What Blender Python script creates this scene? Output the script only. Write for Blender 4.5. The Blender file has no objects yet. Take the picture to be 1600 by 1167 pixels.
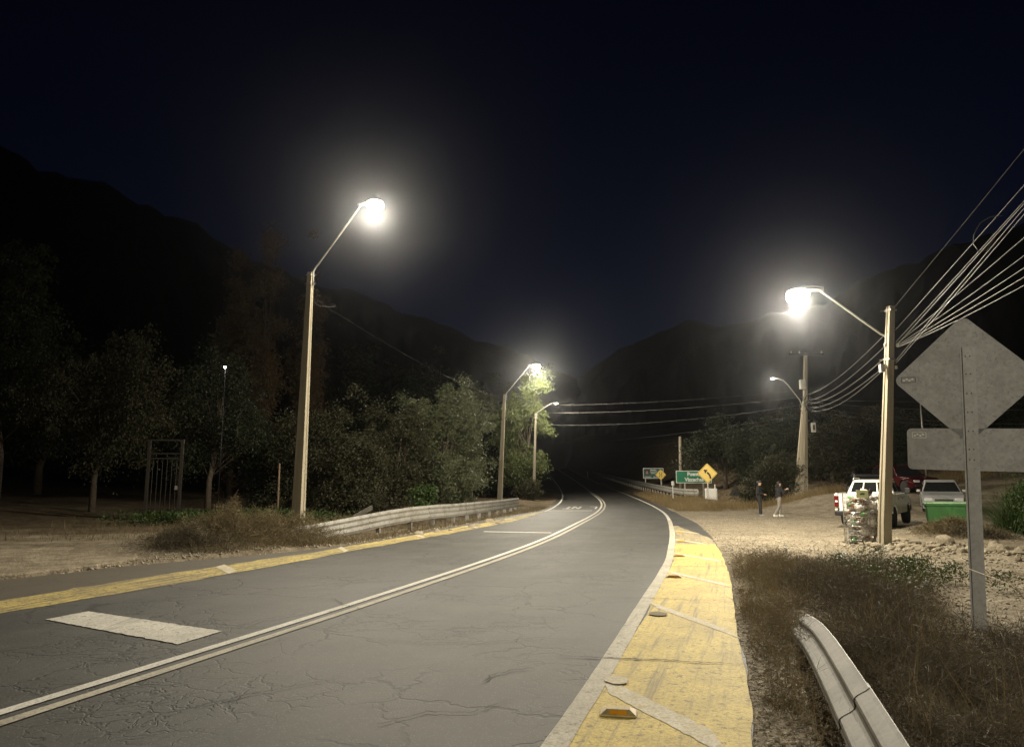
import bpy, bmesh, math, random
import numpy as np
from mathutils import Vector, Matrix
random.seed(7); rng = np.random.default_rng(7)
R = math.radians
scene = bpy.context.scene
COL = scene.collection

# ------------------------------------------------------------------ camera
cam_d = bpy.data.cameras.new('camera'); cam = bpy.data.objects.new('camera', cam_d); COL.objects.link(cam)
cam.location = (0, 0, 1.7); cam.rotation_euler = (R(90 + 8.30), 0, 0)
cam_d.sensor_width = 36; cam_d.lens = 36 * 1155 / 1600; cam_d.clip_start = 0.05; cam_d.clip_end = 6000
scene.camera = cam
# ------------------------------------------------------------------ sky, moonlight level, exposure
SUN_EL, SUN_ROT = R(-4.0), R(8)
world = bpy.data.worlds.new('World'); scene.world = world; world.use_nodes = True
wn = world.node_tree.nodes; wl = world.node_tree.links; wn.clear()
wo = wn.new('ShaderNodeOutputWorld'); wb = wn.new('ShaderNodeBackground'); sk = wn.new('ShaderNodeTexSky')
sk.sky_type = 'NISHITA'; sk.sun_disc = False; sk.sun_elevation = SUN_EL; sk.sun_rotation = SUN_ROT
sk.altitude = 900; sk.air_density = 1.0; sk.dust_density = 0.6; sk.ozone_density = 3.0
wl.new(sk.outputs[0], wb.inputs[0]); wb.inputs[1].default_value = 0.085; wl.new(wb.outputs[0], wo.inputs[0])
vs = scene.view_settings; vs.view_transform = 'Standard'; vs.look = 'None'; vs.exposure = 0.0; vs.gamma = 1; vs.use_curve_mapping = False
scene.render.film_transparent = False
scene.cycles.max_bounces = 5; scene.cycles.diffuse_bounces = 2; scene.cycles.glossy_bounces = 2
scene.cycles.transmission_bounces = 4; scene.cycles.transparent_max_bounces = 8; scene.cycles.volume_bounces = 0
scene.cycles.use_denoising = True; scene.cycles.sample_clamp_indirect = 4.0
LAMP_COL = (1.0, 0.90, 0.71)
LAMP_W = 8800.0

# ------------------------------------------------------------------ materials
def nt(name):
    m = bpy.data.materials.new(name); m.use_nodes = True
    return m, m.node_tree.nodes, m.node_tree.links, m.node_tree.nodes['Principled BSDF']
def ramp(n, stops):
    r = n.new('ShaderNodeValToRGB'); e = r.color_ramp.elements
    e[0].position, e[0].color = stops[0][0], (*stops[0][1], 1)
    e[1].position, e[1].color = stops[1][0], (*stops[1][1], 1)
    for p, c in stops[2:]:
        k = e.new(p); k.color = (*c, 1)
    return r
def noise(n, l, co, scale, detail=4, rough=0.55, w=None, dist=0.0):
    t = n.new('ShaderNodeTexNoise'); t.inputs['Scale'].default_value = scale; t.inputs['Detail'].default_value = detail
    t.inputs['Roughness'].default_value = rough; t.inputs['Distortion'].default_value = dist
    if co is not None: l.new(co, t.inputs['Vector'])
    return t
def mixc(n, l, fac, a, b, mode='MIX'):
    m = n.new('ShaderNodeMix'); m.data_type = 'RGBA'; m.blend_type = mode
    for s, v in ((m.inputs[0], fac), (m.inputs[6], a), (m.inputs[7], b)):
        if hasattr(v, 'is_linked') or hasattr(v, 'links'): l.new(v, s)
        elif isinstance(v, (int, float)): s.default_value = v
        else: s.default_value = (*v, 1)
    return m.outputs[2]
def mathn(n, l, op, a, b=None, c=None):
    m = n.new('ShaderNodeMath'); m.operation = op
    for i, v in enumerate((a, b, c)):
        if v is None: continue
        if isinstance(v, (int, float)): m.inputs[i].default_value = v
        else: l.new(v, m.inputs[i])
    return m.outputs[0]
def bump(n, l, h, bsdf, strength=0.3, dist=0.02):
    b = n.new('ShaderNodeBump'); b.inputs['Strength'].default_value = strength; b.inputs['Distance'].default_value = dist
    l.new(h, b.inputs['Height']); l.new(b.outputs[0], bsdf.inputs['Normal'])
def objco(n):
    return n.new('ShaderNodeTexCoord').outputs['Object']
def simple(name, col, rough=0.6, metal=0.0, var=0.25, scale=6.0, bs=0.0, spec=0.5, col2=None):
    m, n, l, b = nt(name); co = objco(n)
    t = noise(n, l, co, scale, 5, 0.6)
    c2 = col2 or tuple(max(0, c * (1 - var)) for c in col); c1 = col if col2 else tuple(min(1, c * (1 + var * 0.6)) for c in col)
    r = ramp(n, [(0.32, c2), (0.68, c1)]); l.new(t.outputs[0], r.inputs[0]); l.new(r.outputs[0], b.inputs['Base Color'])
    b.inputs['Roughness'].default_value = rough; b.inputs['Metallic'].default_value = metal
    b.inputs['Specular IOR Level'].default_value = spec
    if bs:
        t2 = noise(n, l, co, scale * 6, 4, 0.6); bump(n, l, t2.outputs[0], b, bs, 0.02)
    return m
def emis(name, col, strength):
    m, n, l, b = nt(name); b.inputs['Base Color'].default_value = (*col, 1)
    b.inputs['Emission Color'].default_value = (*col, 1); b.inputs['Emission Strength'].default_value = strength
    return m
def leafm(name, col, col2, rough=0.55, trans=0.25):
    m, n, l, b = nt(name)
    g = n.new('ShaderNodeNewGeometry'); r = ramp(n, [(0.0, col2), (1.0, col)]); l.new(g.outputs['Random Per Island'], r.inputs[0])
    co = objco(n); t = noise(n, l, co, 0.7, 3); mx = mixc(n, l, t.outputs[0], r.outputs[0], tuple(c * 0.6 for c in col2))
    l.new(mx, b.inputs['Base Color']); b.inputs['Roughness'].default_value = rough
    b.inputs['Specular IOR Level'].default_value = 0.25
    tr = n.new('ShaderNodeBsdfTranslucent'); l.new(mx, tr.inputs[0]); ms = n.new('ShaderNodeMixShader'); ms.inputs[0].default_value = trans
    l.new(b.outputs[0], ms.inputs[1]); l.new(tr.outputs[0], ms.inputs[2]); l.new(ms.outputs[0], n['Material Output'].inputs[0])
    return m

M = {}
# asphalt: aggregate speckle, polished wheel tracks, patches of cracking, dust towards the margins
def asphalt():
    m, n, l, b = nt('asphalt'); co = objco(n)
    uv = n.new('ShaderNodeUVMap'); uv.uv_map = 'UVMap'
    big = noise(n, l, co, 0.16, 4, 0.6); fine = noise(n, l, co, 95, 3, 0.75); mid = noise(n, l, co, 5, 6, 0.7)
    c0 = ramp(n, [(0.3, (0.034, 0.0332, 0.0315)), (0.7, (0.053, 0.0518, 0.049))]); l.new(big.outputs[0], c0.inputs[0])
    c1 = mixc(n, l, mathn(n, l, 'MULTIPLY', mid.outputs[0], 0.2), c0.outputs[0], (0.050, 0.048, 0.045))
    sp = ramp(n, [(0.30, (0.55, 0.55, 0.55)), (0.70, (1.5, 1.48, 1.42))]); l.new(fine.outputs[0], sp.inputs[0])
    c2 = mixc(n, l, 0.8, c1, sp.outputs[0], 'MULTIPLY')
    gr2 = noise(n, l, co, 38, 4, 0.8); g2 = ramp(n, [(0.36, (0.8, 0.8, 0.8)), (0.5, (1, 1, 1)), (0.70, (1.45, 1.43, 1.38))]); l.new(gr2.outputs[0], g2.inputs[0]); c2 = mixc(n, l, 0.7, c2, g2.outputs[0], 'MULTIPLY')
    # long wear streaks along the lane
    mp = n.new('ShaderNodeMapping'); mp.inputs['Scale'].default_value = (2.2, 0.06, 1); l.new(uv.outputs[0], mp.inputs[0])
    st = noise(n, l, mp.outputs[0], 1.0, 5, 0.6); sr = ramp(n, [(0.36, (0.88, 0.88, 0.88)), (0.64, (1.12, 1.12, 1.11))]); l.new(st.outputs[0], sr.inputs[0])
    c3 = mixc(n, l, 0.8, c2, sr.outputs[0], 'MULTIPLY')
    pt = noise(n, l, co, 0.9, 5, 0.62); pq = ramp(n, [(0.34, (0.74, 0.74, 0.75)), (0.50, (1.0, 1.0, 1.0)), (0.68, (1.32, 1.30, 1.25))]); l.new(pt.outputs[0], pq.inputs[0]); c3 = mixc(n, l, 0.85, c3, pq.outputs[0], 'MULTIPLY')
    av = n.new('ShaderNodeTexVoronoi'); av.inputs['Scale'].default_value = 46; l.new(co, av.inputs['Vector']); ag = n.new('ShaderNodeMapRange'); ag.inputs[1].default_value = 0.18; ag.inputs[2].default_value = 0.34; ag.inputs[3].default_value = 1; ag.inputs[4].default_value = 0; l.new(av.outputs['Distance'], ag.inputs[0])
    asep = n.new('ShaderNodeSeparateColor'); l.new(av.outputs['Color'], asep.inputs[0]); am = mathn(n, l, 'MULTIPLY', ag.outputs[0], mathn(n, l, 'GREATER_THAN', asep.outputs[0], 0.62)); c3 = mixc(n, l, mathn(n, l, 'MULTIPLY', am, 0.75), c3, (0.15, 0.145, 0.132))
    # cracks
    wv = noise(n, l, co, 1.7, 4, 0.6)
    wsub = n.new('ShaderNodeVectorMath'); wsub.operation = 'MULTIPLY_ADD'; l.new(wv.outputs['Color'], wsub.inputs[0]); wsub.inputs[1].default_value = (0.8, 0.8, 0); l.new(co, wsub.inputs[2])
    masks = None
    for sc, th, ms, lo, hi in ((0.62, 0.013, 0.30, 0.42, 0.52), (1.7, 0.024, 0.42, 0.46, 0.58), (4.6, 0.05, 0.42, 0.53, 0.63)):
        v = n.new('ShaderNodeTexVoronoi'); v.feature = 'DISTANCE_TO_EDGE'; v.inputs['Scale'].default_value = sc; l.new(wsub.outputs[0], v.inputs['Vector'])
        k = n.new('ShaderNodeMapRange'); k.inputs[1].default_value = th * 0.3; k.inputs[2].default_value = th; k.inputs[3].default_value = 1; k.inputs[4].default_value = 0; l.new(v.outputs[0], k.inputs[0])
        mk = noise(n, l, co, ms, 2); mr = n.new('ShaderNodeMapRange'); mr.inputs[1].default_value = lo; mr.inputs[2].default_value = hi; l.new(mk.outputs[0], mr.inputs[0])
        q = mathn(n, l, 'MULTIPLY', k.outputs[0], mr.outputs[0])
        masks = q if masks is None else mathn(n, l, 'MAXIMUM', masks, q)
    c4 = mixc(n, l, mathn(n, l, 'MULTIPLY', masks, 0.85), c3, (0.012, 0.011, 0.010))
    ux_ = n.new('ShaderNodeSeparateXYZ'); l.new(uv.outputs[0], ux_.inputs[0])
    dr = n.new('ShaderNodeMapRange'); dr.inputs[1].default_value = 4.75; dr.inputs[2].default_value = 5.7; l.new(mathn(n, l, 'ADD', ux_.outputs[0], mathn(n, l, 'MULTIPLY', mathn(n, l, 'SUBTRACT', mid.outputs[0], .5), 1.6)), dr.inputs[0])
    dl = n.new('ShaderNodeMapRange'); dl.inputs[1].default_value = -4.2; dl.inputs[2].default_value = -5.6; l.new(mathn(n, l, 'ADD', ux_.outputs[0], mathn(n, l, 'MULTIPLY', mathn(n, l, 'SUBTRACT', mid.outputs[0], .5), 1.8)), dl.inputs[0])
    dust = mathn(n, l, 'MULTIPLY', mathn(n, l, 'MAXIMUM', dr.outputs[0], dl.outputs[0]), 0.75)
    dc = mixc(n, l, 0.7, (0.088, 0.073, 0.052), sp.outputs[0], 'MULTIPLY')
    c4 = mixc(n, l, dust, c4, dc)
    l.new(c4, b.inputs['Base Color'])
    b.inputs['Roughness'].default_value = 0.70
    b.inputs['Specular IOR Level'].default_value = 0.35
    h = mathn(n, l, 'SUBTRACT', fine.outputs[0], mathn(n, l, 'MULTIPLY', masks, 2.0)); bump(n, l, h, b, 0.40, 0.005)
    return m
def paint(name, col, worn, under=(0.065, 0.06, 0.055), amount=0.5, streak=0.5, speck=0.4):
    m, n, l, b = nt(name); co = objco(n); uv = n.new('ShaderNodeUVMap'); uv.uv_map = 'UVMap'
    big = noise(n, l, co, 1.6, 5, 0.65); fine = noise(n, l, co, 38, 4, 0.8); blot = noise(n, l, co, 12, 5, 0.75)
    mp = n.new('ShaderNodeMapping'); mp.inputs['Scale'].default_value = (9, 0.35, 1); l.new(uv.outputs[0], mp.inputs[0])
    st = noise(n, l, mp.outputs[0], 1.0, 6, 0.7)
    cr = ramp(n, [(0.35, worn), (0.65, col)]); l.new(big.outputs[0], cr.inputs[0])
    dk = ramp(n, [(0.36, (0.55,) * 3), (0.58, (1.12,) * 3)]); l.new(fine.outputs[0], dk.inputs[0])
    c = mixc(n, l, 0.8, cr.outputs[0], dk.outputs[0], 'MULTIPLY')
    s1 = n.new('ShaderNodeMapRange'); s1.inputs[1].default_value = 0.62 - 0.14 * streak; s1.inputs[2].default_value = 0.72 - 0.10 * streak; l.new(st.outputs[0], s1.inputs[0])
    s2 = n.new('ShaderNodeMapRange'); s2.inputs[1].default_value = 0.64 - 0.14 * speck; s2.inputs[2].default_value = 0.69 - 0.12 * speck; l.new(blot.outputs[0], s2.inputs[0])
    wm = mathn(n, l, 'MAXIMUM', mathn(n, l, 'MULTIPLY', s1.outputs[0], 0.75), mathn(n, l, 'MULTIPLY', s2.outputs[0], 0.85))
    wm = mathn(n, l, 'MULTIPLY', wm, amount * 2)
    vd = n.new('ShaderNodeTexVoronoi'); vd.inputs['Scale'].default_value = 17; vd.inputs['Randomness'].default_value = 1.0; l.new(co, vd.inputs['Vector'])
    vr = n.new('ShaderNodeMapRange'); vr.inputs[1].default_value = 0.10; vr.inputs[2].default_value = 0.22; vr.inputs[3].default_value = 1; vr.inputs[4].default_value = 0; l.new(vd.outputs['Distance'], vr.inputs[0])
    vm = n.new('ShaderNodeMapRange'); vm.inputs[1].default_value = 0.52; vm.inputs[2].default_value = 0.60; l.new(big.outputs[0], vm.inputs[0])
    wm = mathn(n, l, 'MAXIMUM', wm, mathn(n, l, 'MULTIPLY', mathn(n, l, 'MULTIPLY', vr.outputs[0], vm.outputs[0]), speck * 1.6))
    wm = mathn(n, l, 'MINIMUM', wm, 0.93)
    c = mixc(n, l, wm, c, under); l.new(c, b.inputs['Base Color']); b.inputs['Roughness'].default_value = 0.75
    b.inputs['Specular IOR Level'].default_value = 0.3
    h = mathn(n, l, 'SUBTRACT', fine.outputs[0], wm); bump(n, l, h, b, 0.35, 0.005)
    return m
def ground_mat():
    m, n, l, b = nt('soil'); co = objco(n)
    at = n.new('ShaderNodeAttribute'); at.attribute_name = 'zone'; at.attribute_type = 'GEOMETRY'
    big = noise(n, l, co, 0.35, 5, 0.6); mid = noise(n, l, co, 3.2, 6, 0.7); fine = noise(n, l, co, 40, 4, 0.75)
    sand = ramp(n, [(0.3, (0.225, 0.19, 0.138)), (0.7, (0.37, 0.32, 0.24))]); l.new(mid.outputs[0], sand.inputs[0])
    loam = ramp(n, [(0.3, (0.085, 0.062, 0.038)), (0.7, (0.19, 0.15, 0.098))]); l.new(mid.outputs[0], loam.inputs[0])
    zz = mathn(n, l, 'ADD', at.outputs['Fac'], mathn(n, l, 'MULTIPLY', mathn(n, l, 'SUBTRACT', big.outputs[0], 0.5), 1.1))
    zr_ = n.new('ShaderNodeMapRange'); zr_.inputs[1].default_value = 0.3; zr_.inputs[2].default_value = 0.7; l.new(zz, zr_.inputs[0])
    c = mixc(n, l, zr_.outputs[0], sand.outputs[0], loam.outputs[0])
    pat = noise(n, l, co, 0.8, 6, 0.72); pr_ = ramp(n, [(0.36, (0.62, 0.60, 0.56)), (0.62, (1.12, 1.12, 1.12))]); l.new(pat.outputs[0], pr_.inputs[0]); c = mixc(n, l, 0.75, c, pr_.outputs[0], 'MULTIPLY')
    grn = noise(n, l, co, 13, 5, 0.75); gr_ = ramp(n, [(0.34, (0.55, 0.53, 0.5)), (0.60, (1.15, 1.15, 1.15))]); l.new(grn.outputs[0], gr_.inputs[0]); c = mixc(n, l, 0.7, c, gr_.outputs[0], 'MULTIPLY')
    dk = ramp(n, [(0.3, (0.6,) * 3), (0.62, (1.15,) * 3)]); l.new(fine.outputs[0], dk.inputs[0])
    c = mixc(n, l, 0.8, c, dk.outputs[0], 'MULTIPLY'); l.new(c, b.inputs['Base Color'])
    b.inputs['Roughness'].default_value = 0.95; b.inputs['Specular IOR Level'].default_value = 0.15
    v = n.new('ShaderNodeTexVoronoi'); v.inputs['Scale'].default_value = 22; l.new(co, v.inputs['Vector'])
    h = mathn(n, l, 'ADD', mathn(n, l, 'MULTIPLY', mid.outputs[0], 2.5), mathn(n, l, 'SUBTRACT', fine.outputs[0], mathn(n, l, 'MULTIPLY', v.outputs[0], 0.8)))
    bump(n, l, h, b, 0.7, 0.03)
    return m
def concrete(name, c1, c2):
    m, n, l, b = nt(name); co = objco(n)
    mp = n.new('ShaderNodeMapping'); mp.inputs['Scale'].default_value = (6, 6, 0.5); l.new(co, mp.inputs[0])
    st = noise(n, l, mp.outputs[0], 1.0, 6, 0.65); fine = noise(n, l, co, 30, 4, 0.7)
    r = ramp(n, [(0.32, c2), (0.66, c1)]); l.new(st.outputs[0], r.inputs[0])
    dk = ramp(n, [(0.3, (0.75,) * 3), (0.6, (1.08,) * 3)]); l.new(fine.outputs[0], dk.inputs[0])
    l.new(mixc(n, l, 0.8, r.outputs[0], dk.outputs[0], 'MULTIPLY'), b.inputs['Base Color']); b.inputs['Roughness'].default_value = 0.85
    bump(n, l, fine.outputs[0], b, 0.4, 0.01)
    return m
def galv(name, c1, c2, dirt, dirt_amt=0.5):
    m, n, l, b = nt(name); co = objco(n)
    v = n.new('ShaderNodeTexVoronoi'); v.inputs['Scale'].default_value = 26; l.new(co, v.inputs['Vector'])
    t = noise(n, l, co, 2.3, 6, 0.7); s = noise(n, l, co, 30, 4, 0.7)
    r = ramp(n, [(0.0, c2), (1.0, c1)]); l.new(v.outputs['Color'], r.inputs[0])
    k = n.new('ShaderNodeMapRange'); k.inputs[1].default_value = 0.45; k.inputs[2].default_value = 0.68; l.new(t.outputs[0], k.inputs[0])
    c = mixc(n, l, mathn(n, l, 'MULTIPLY', k.outputs[0], dirt_amt), r.outputs[0], dirt)
    k2 = n.new('ShaderNodeMapRange'); k2.inputs[1].default_value = 0.55; k2.inputs[2].default_value = 0.7; l.new(s.outputs[0], k2.inputs[0])
    c = mixc(n, l, mathn(n, l, 'MULTIPLY', k2.outputs[0], dirt_amt * 0.8), c, tuple(x * 0.5 for x in dirt))
    if dirt_amt > .9:  # dark net: cracks and twig shadows painted into the dustiest steel
        v3 = n.new('ShaderNodeTexVoronoi'); v3.feature = 'DISTANCE_TO_EDGE'; v3.inputs['Scale'].default_value = 34; wv3 = noise(n, l, co, 9, 3); l.new(mixc(n, l, 0.25, co, wv3.outputs['Color']), v3.inputs['Vector'])
        k3 = n.new('ShaderNodeMapRange'); k3.inputs[1].default_value = 0.02; k3.inputs[2].default_value = 0.10; k3.inputs[3].default_value = 1; k3.inputs[4].default_value = 0; l.new(v3.outputs[0], k3.inputs[0])
        c = mixc(n, l, mathn(n, l, 'MULTIPLY', k3.outputs[0], mathn(n, l, 'MULTIPLY', k.outputs[0], .9)), c, tuple(x * .35 for x in dirt))
    l.new(c, b.inputs['Base Color']); b.inputs['Metallic'].default_value = 0.35; b.inputs['Roughness'].default_value = 0.62
    bump(n, l, t.outputs[0], b, 0.1, 0.01)
    return m
M['asphalt'] = asphalt()
M['yellow'] = paint('yellow_paint', (0.66, 0.51, 0.135), (0.47, 0.36, 0.105), (0.17, 0.14, 0.08), 0.5, 0.7, 0.5)
M['yellow_old'] = paint('yellow_paint_old', (0.60, 0.47, 0.14), (0.36, 0.285, 0.11), (0.11, 0.096, 0.07), 0.75, 0.95, 0.75)
M['yellow_faded'] = paint('yellow_paint_faded', (0.46, 0.38, 0.18), (0.30, 0.25, 0.15), (0.19, 0.16, 0.115), 0.8, 1.1, 1.2)
M['white'] = paint('white_paint', (0.70, 0.68, 0.62), (0.55, 0.53, 0.47), (0.10, 0.094, 0.084), 0.4, 0.2, 0.3)
M['white_dusty'] = paint('white_paint_dusty', (0.50, 0.465, 0.38), (0.36, 0.33, 0.265), (0.12, 0.108, 0.088), 0.45, 0.3, 0.45)
M['white_bar'] = paint('white_bar_worn', (0.62, 0.57, 0.46), (0.47, 0.42, 0.30), (0.46, 0.365, 0.13), 0.5, 0.8, 0.8)
M['white_worn'] = paint('white_paint_worn', (0.64, 0.62, 0.55), (0.46, 0.44, 0.385), (0.085, 0.08, 0.072), 0.5, 0.5, 0.4)
M['white_ghost'] = paint('white_paint_nearly_gone', (0.13, 0.125, 0.115), (0.08, 0.077, 0.07), (0.05, 0.048, 0.045), 0.6, 0.9, 0.9)
M['soil'] = ground_mat()
M['scar_dark'] = simple('stud_scar_mortar', (0.20, 0.165, 0.10), 0.95, 0, 0.4, 25, 0.3)
M['crack'] = simple('crack_fill', (0.014, 0.012, 0.010), 0.95)
M['slab'] = concrete('old_concrete_slab', (0.33, 0.29, 0.21), (0.19, 0.165, 0.115))
M['pole'] = concrete('pole_concrete', (0.42, 0.375, 0.28), (0.30, 0.262, 0.19))
M['pole_old'] = concrete('pole_concrete_old', (0.25, 0.22, 0.165), (0.15, 0.13, 0.10))
M['wood'] = simple('weathered_wood', (0.17, 0.12, 0.075), 0.9, 0, 0.4, 5, 0.3)
M['galv'] = galv('galvanised_steel', (0.36, 0.35, 0.32), (0.27, 0.265, 0.245), (0.13, 0.107, 0.075), 0.75)
M['galv_dusty'] = galv('galvanised_dusty', (0.105, 0.096, 0.078), (0.068, 0.061, 0.049), (0.03, 0.024, 0.016), 1.0)
M['signback'] = galv('sign_back_aluminium', (0.43, 0.435, 0.43), (0.34, 0.344, 0.34), (0.24, 0.235, 0.22), 0.7)
M['galv_post'] = galv('galvanised_post', (0.46, 0.465, 0.46), (0.38, 0.383, 0.38), (0.26, 0.25, 0.23), 0.5)
M['arm'] = simple('galvanised_arm', (0.45, 0.43, 0.39), 0.45, 0.5, 0.12)
M['housing'] = simple('lamp_housing', (0.30, 0.30, 0.29), 0.5, 0.2, 0.1)
M['lens'] = emis('lamp_glass_lit', (1.0, 0.88, 0.62), 110.0)
M['lens_dim'] = emis('lamp_glass_low', (0.95, 1.0, 0.92), 14.0)
M['lens_off'] = simple('lamp_glass_off', (0.8, 0.8, 0.78), 0.15, 0, 0.05)
M['far_lamp'] = emis('far_lamp_glow', (1.0, 0.95, 0.85), 60.0)
M['cable'] = simple('black_cable', (0.07, 0.067, 0.06), 0.6, 0.0, 0.2)
M['alu_wire'] = simple('aluminium_wire', (0.11, 0.105, 0.096), 0.6, 0.1, 0.1)
M['porcelain'] = simple('porcelain', (0.55, 0.5, 0.42), 0.25, 0, 0.1)
M['boxgrey'] = simple('box_grey', (0.52, 0.50, 0.45), 0.5, 0.1, 0.15)
M['black'] = simple('black_plastic', (0.012, 0.012, 0.013), 0.45)
M['rubber'] = simple('tyre_rubber', (0.014, 0.013, 0.012), 0.85, 0, 0.3, 20)
M['rim'] = simple('wheel_rim', (0.30, 0.30, 0.30), 0.35, 0.7, 0.1)
M['glass'] = simple('dark_glass', (0.012, 0.013, 0.014), 0.06, 0, 0.1, spec=0.7)
M['car_white'] = simple('car_white', (0.72, 0.70, 0.64), 0.25, 0, 0.08, 2.5)
M['car_red'] = simple('car_red', (0.055, 0.006, 0.008), 0.14, 0.3, 0.15, 2.5)
M['car_silver'] = simple('car_silver', (0.42, 0.42, 0.415), 0.3, 0.3, 0.08, 2.5)
M['car_dark'] = simple('car_dark', (0.018, 0.017, 0.018), 0.25, 0.2, 0.2, 2.5)
M['tail_red'] = simple('tail_light', (0.11, 0.008, 0.007), 0.25)
M['lamp_clear'] = simple('clear_lamp', (0.65, 0.65, 0.65), 0.1, 0.3, 0.1)
M['chrome'] = simple('chrome', (0.7, 0.7, 0.7), 0.12, 1.0, 0.05)
M['plate'] = simple('number_plate', (0.65, 0.65, 0.60), 0.5)
M['bin'] = simple('green_dumpster', (0.034, 0.118, 0.030), 0.5, 0, 0.2, 2.5, 0.05)
M['bin_lid'] = simple('pale_green_lid', (0.30, 0.45, 0.27), 0.4, 0, 0.2, 3)
M['sign_green'] = simple('sign_green', (0.012, 0.20, 0.105), 0.45, 0, 0.1, 1.5)
M['sign_dkgreen'] = simple('sign_dark_green', (0.018, 0.085, 0.065), 0.45, 0, 0.1, 1.5)
M['sign_white'] = simple('sign_white', (0.74, 0.74, 0.70), 0.45, 0, 0.05)
M['sign_yellow'] = simple('sign_yellow', (0.84, 0.60, 0.14), 0.42, 0, 0.06, 1.5)
M['sign_pink'] = simple('sign_brownpink', (0.33, 0.16, 0.13), 0.5)
M['ink'] = simple('sign_black', (0.012, 0.012, 0.012), 0.5)
M['amber'] = simple('amber_reflector', (0.70, 0.30, 0.015), 0.15)
M['stud'] = simple('stud_body', (0.50, 0.37, 0.12), 0.6, 0, 0.35, 30, col2=(0.26, 0.21, 0.11))
M['rustgate'] = simple('gate_iron', (0.032, 0.027, 0.02), 0.7, 0.3, 0.35, 8)
M['rock'] = simple('rubble_stone', (0.30, 0.255, 0.18), 0.9, 0, 0.45, 7, 0.5)
M['gravel'] = simple('gravel_bits', (0.30, 0.26, 0.19), 0.9, 0, 0.5, 9, 0.2)
M['bark'] = simple('bark', (0.075, 0.058, 0.04), 0.95, 0, 0.45, 9, 0.6)
M['dry'] = leafm('dry_grass', (0.27, 0.215, 0.118), (0.14, 0.108, 0.058), 0.85, 0.15)
M['straw'] = leafm('straw_grass', (0.40, 0.31, 0.16), (0.24, 0.175, 0.085), 0.8, 0.2)
M['twig'] = leafm('dry_twigs', (0.20, 0.165, 0.108), (0.10, 0.083, 0.056), 0.9, 0.08)
M['stalk'] = simple('pale_stalk', (0.34, 0.26, 0.16), 0.8, 0, 0.3, 20)
M['weedgreen'] = leafm('weed_green', (0.10, 0.12, 0.035), (0.055, 0.070, 0.022))
M['leaf_pepper'] = leafm('leaf_pepper', (0.17, 0.20, 0.075), (0.11, 0.135, 0.05), 0.55, 0.35)
M['leaf_olive'] = leafm('leaf_olive', (0.072, 0.070, 0.034), (0.040, 0.041, 0.020))
M['leaf_dark'] = leafm('leaf_dark', (0.042, 0.050, 0.024), (0.024, 0.030, 0.015))
M['leaf_grey'] = leafm('leaf_greygreen', (0.175, 0.19, 0.105), (0.10, 0.115, 0.06))
M['leaf_brown'] = leafm('leaf_autumn_brown', (0.22, 0.155, 0.085), (0.14, 0.102, 0.056))
M['leaf_fresh'] = leafm('leaf_fresh', (0.070, 0.115, 0.028), (0.038, 0.066, 0.018))
M['skin'] = simple('skin', (0.48, 0.30, 0.20), 0.6, 0, 0.1)
M['hair'] = simple('dark_hair', (0.012, 0.009, 0.007), 0.5)
M['cloth_black'] = simple('black_cloth', (0.016, 0.015, 0.016), 0.9, 0, 0.3, 14)
M['cloth_dark'] = simple('dark_trousers', (0.020, 0.019, 0.021), 0.9, 0, 0.3, 14)
M['jeans'] = simple('grey_jeans', (0.21, 0.19, 0.16), 0.9, 0, 0.25, 14)
M['shoe_white'] = simple('white_shoes', (0.68, 0.66, 0.6), 0.7)
M['shoe_grey'] = simple('grey_shoes', (0.22, 0.21, 0.19), 0.7)
M['phone'] = simple('phone_body', (0.35, 0.35, 0.36), 0.2)
M['wire_mesh'] = simple('cage_wire', (0.30, 0.28, 0.25), 0.5, 0.5)
M['pet'] = simple('clear_plastic', (0.58, 0.56, 0.50), 0.15, 0, 0.25, 4)
M['pet'].node_tree.nodes['Principled BSDF'].inputs['Transmission Weight'].default_value = 0.45
M['pet_green'] = simple('green_plastic', (0.15, 0.38, 0.14), 0.15, 0, 0.25, 4)
M['pet_brown'] = simple('brown_plastic', (0.20, 0.10, 0.055), 0.2, 0, 0.25, 4)
M['cap'] = simple('bottle_cap', (0.40, 0.36, 0.32), 0.4)
M['bag'] = simple('plastic_bag', (0.62, 0.60, 0.56), 0.3, 0, 0.2, 8, 0.4)
M['card'] = simple('carton', (0.50, 0.46, 0.40), 0.8)
M['card_dark'] = simple('carton_dark', (0.06, 0.05, 0.045), 0.8)
M['placard'] = simple('pale_green_placard', (0.66, 0.72, 0.42), 0.5, 0, 0.06)
M['print_green'] = simple('print_green', (0.05, 0.13, 0.04), 0.5)
M['hill'] = simple('scrub_hillside', (0.020, 0.019, 0.015), 0.95, 0, 0.5, 0.05)

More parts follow.
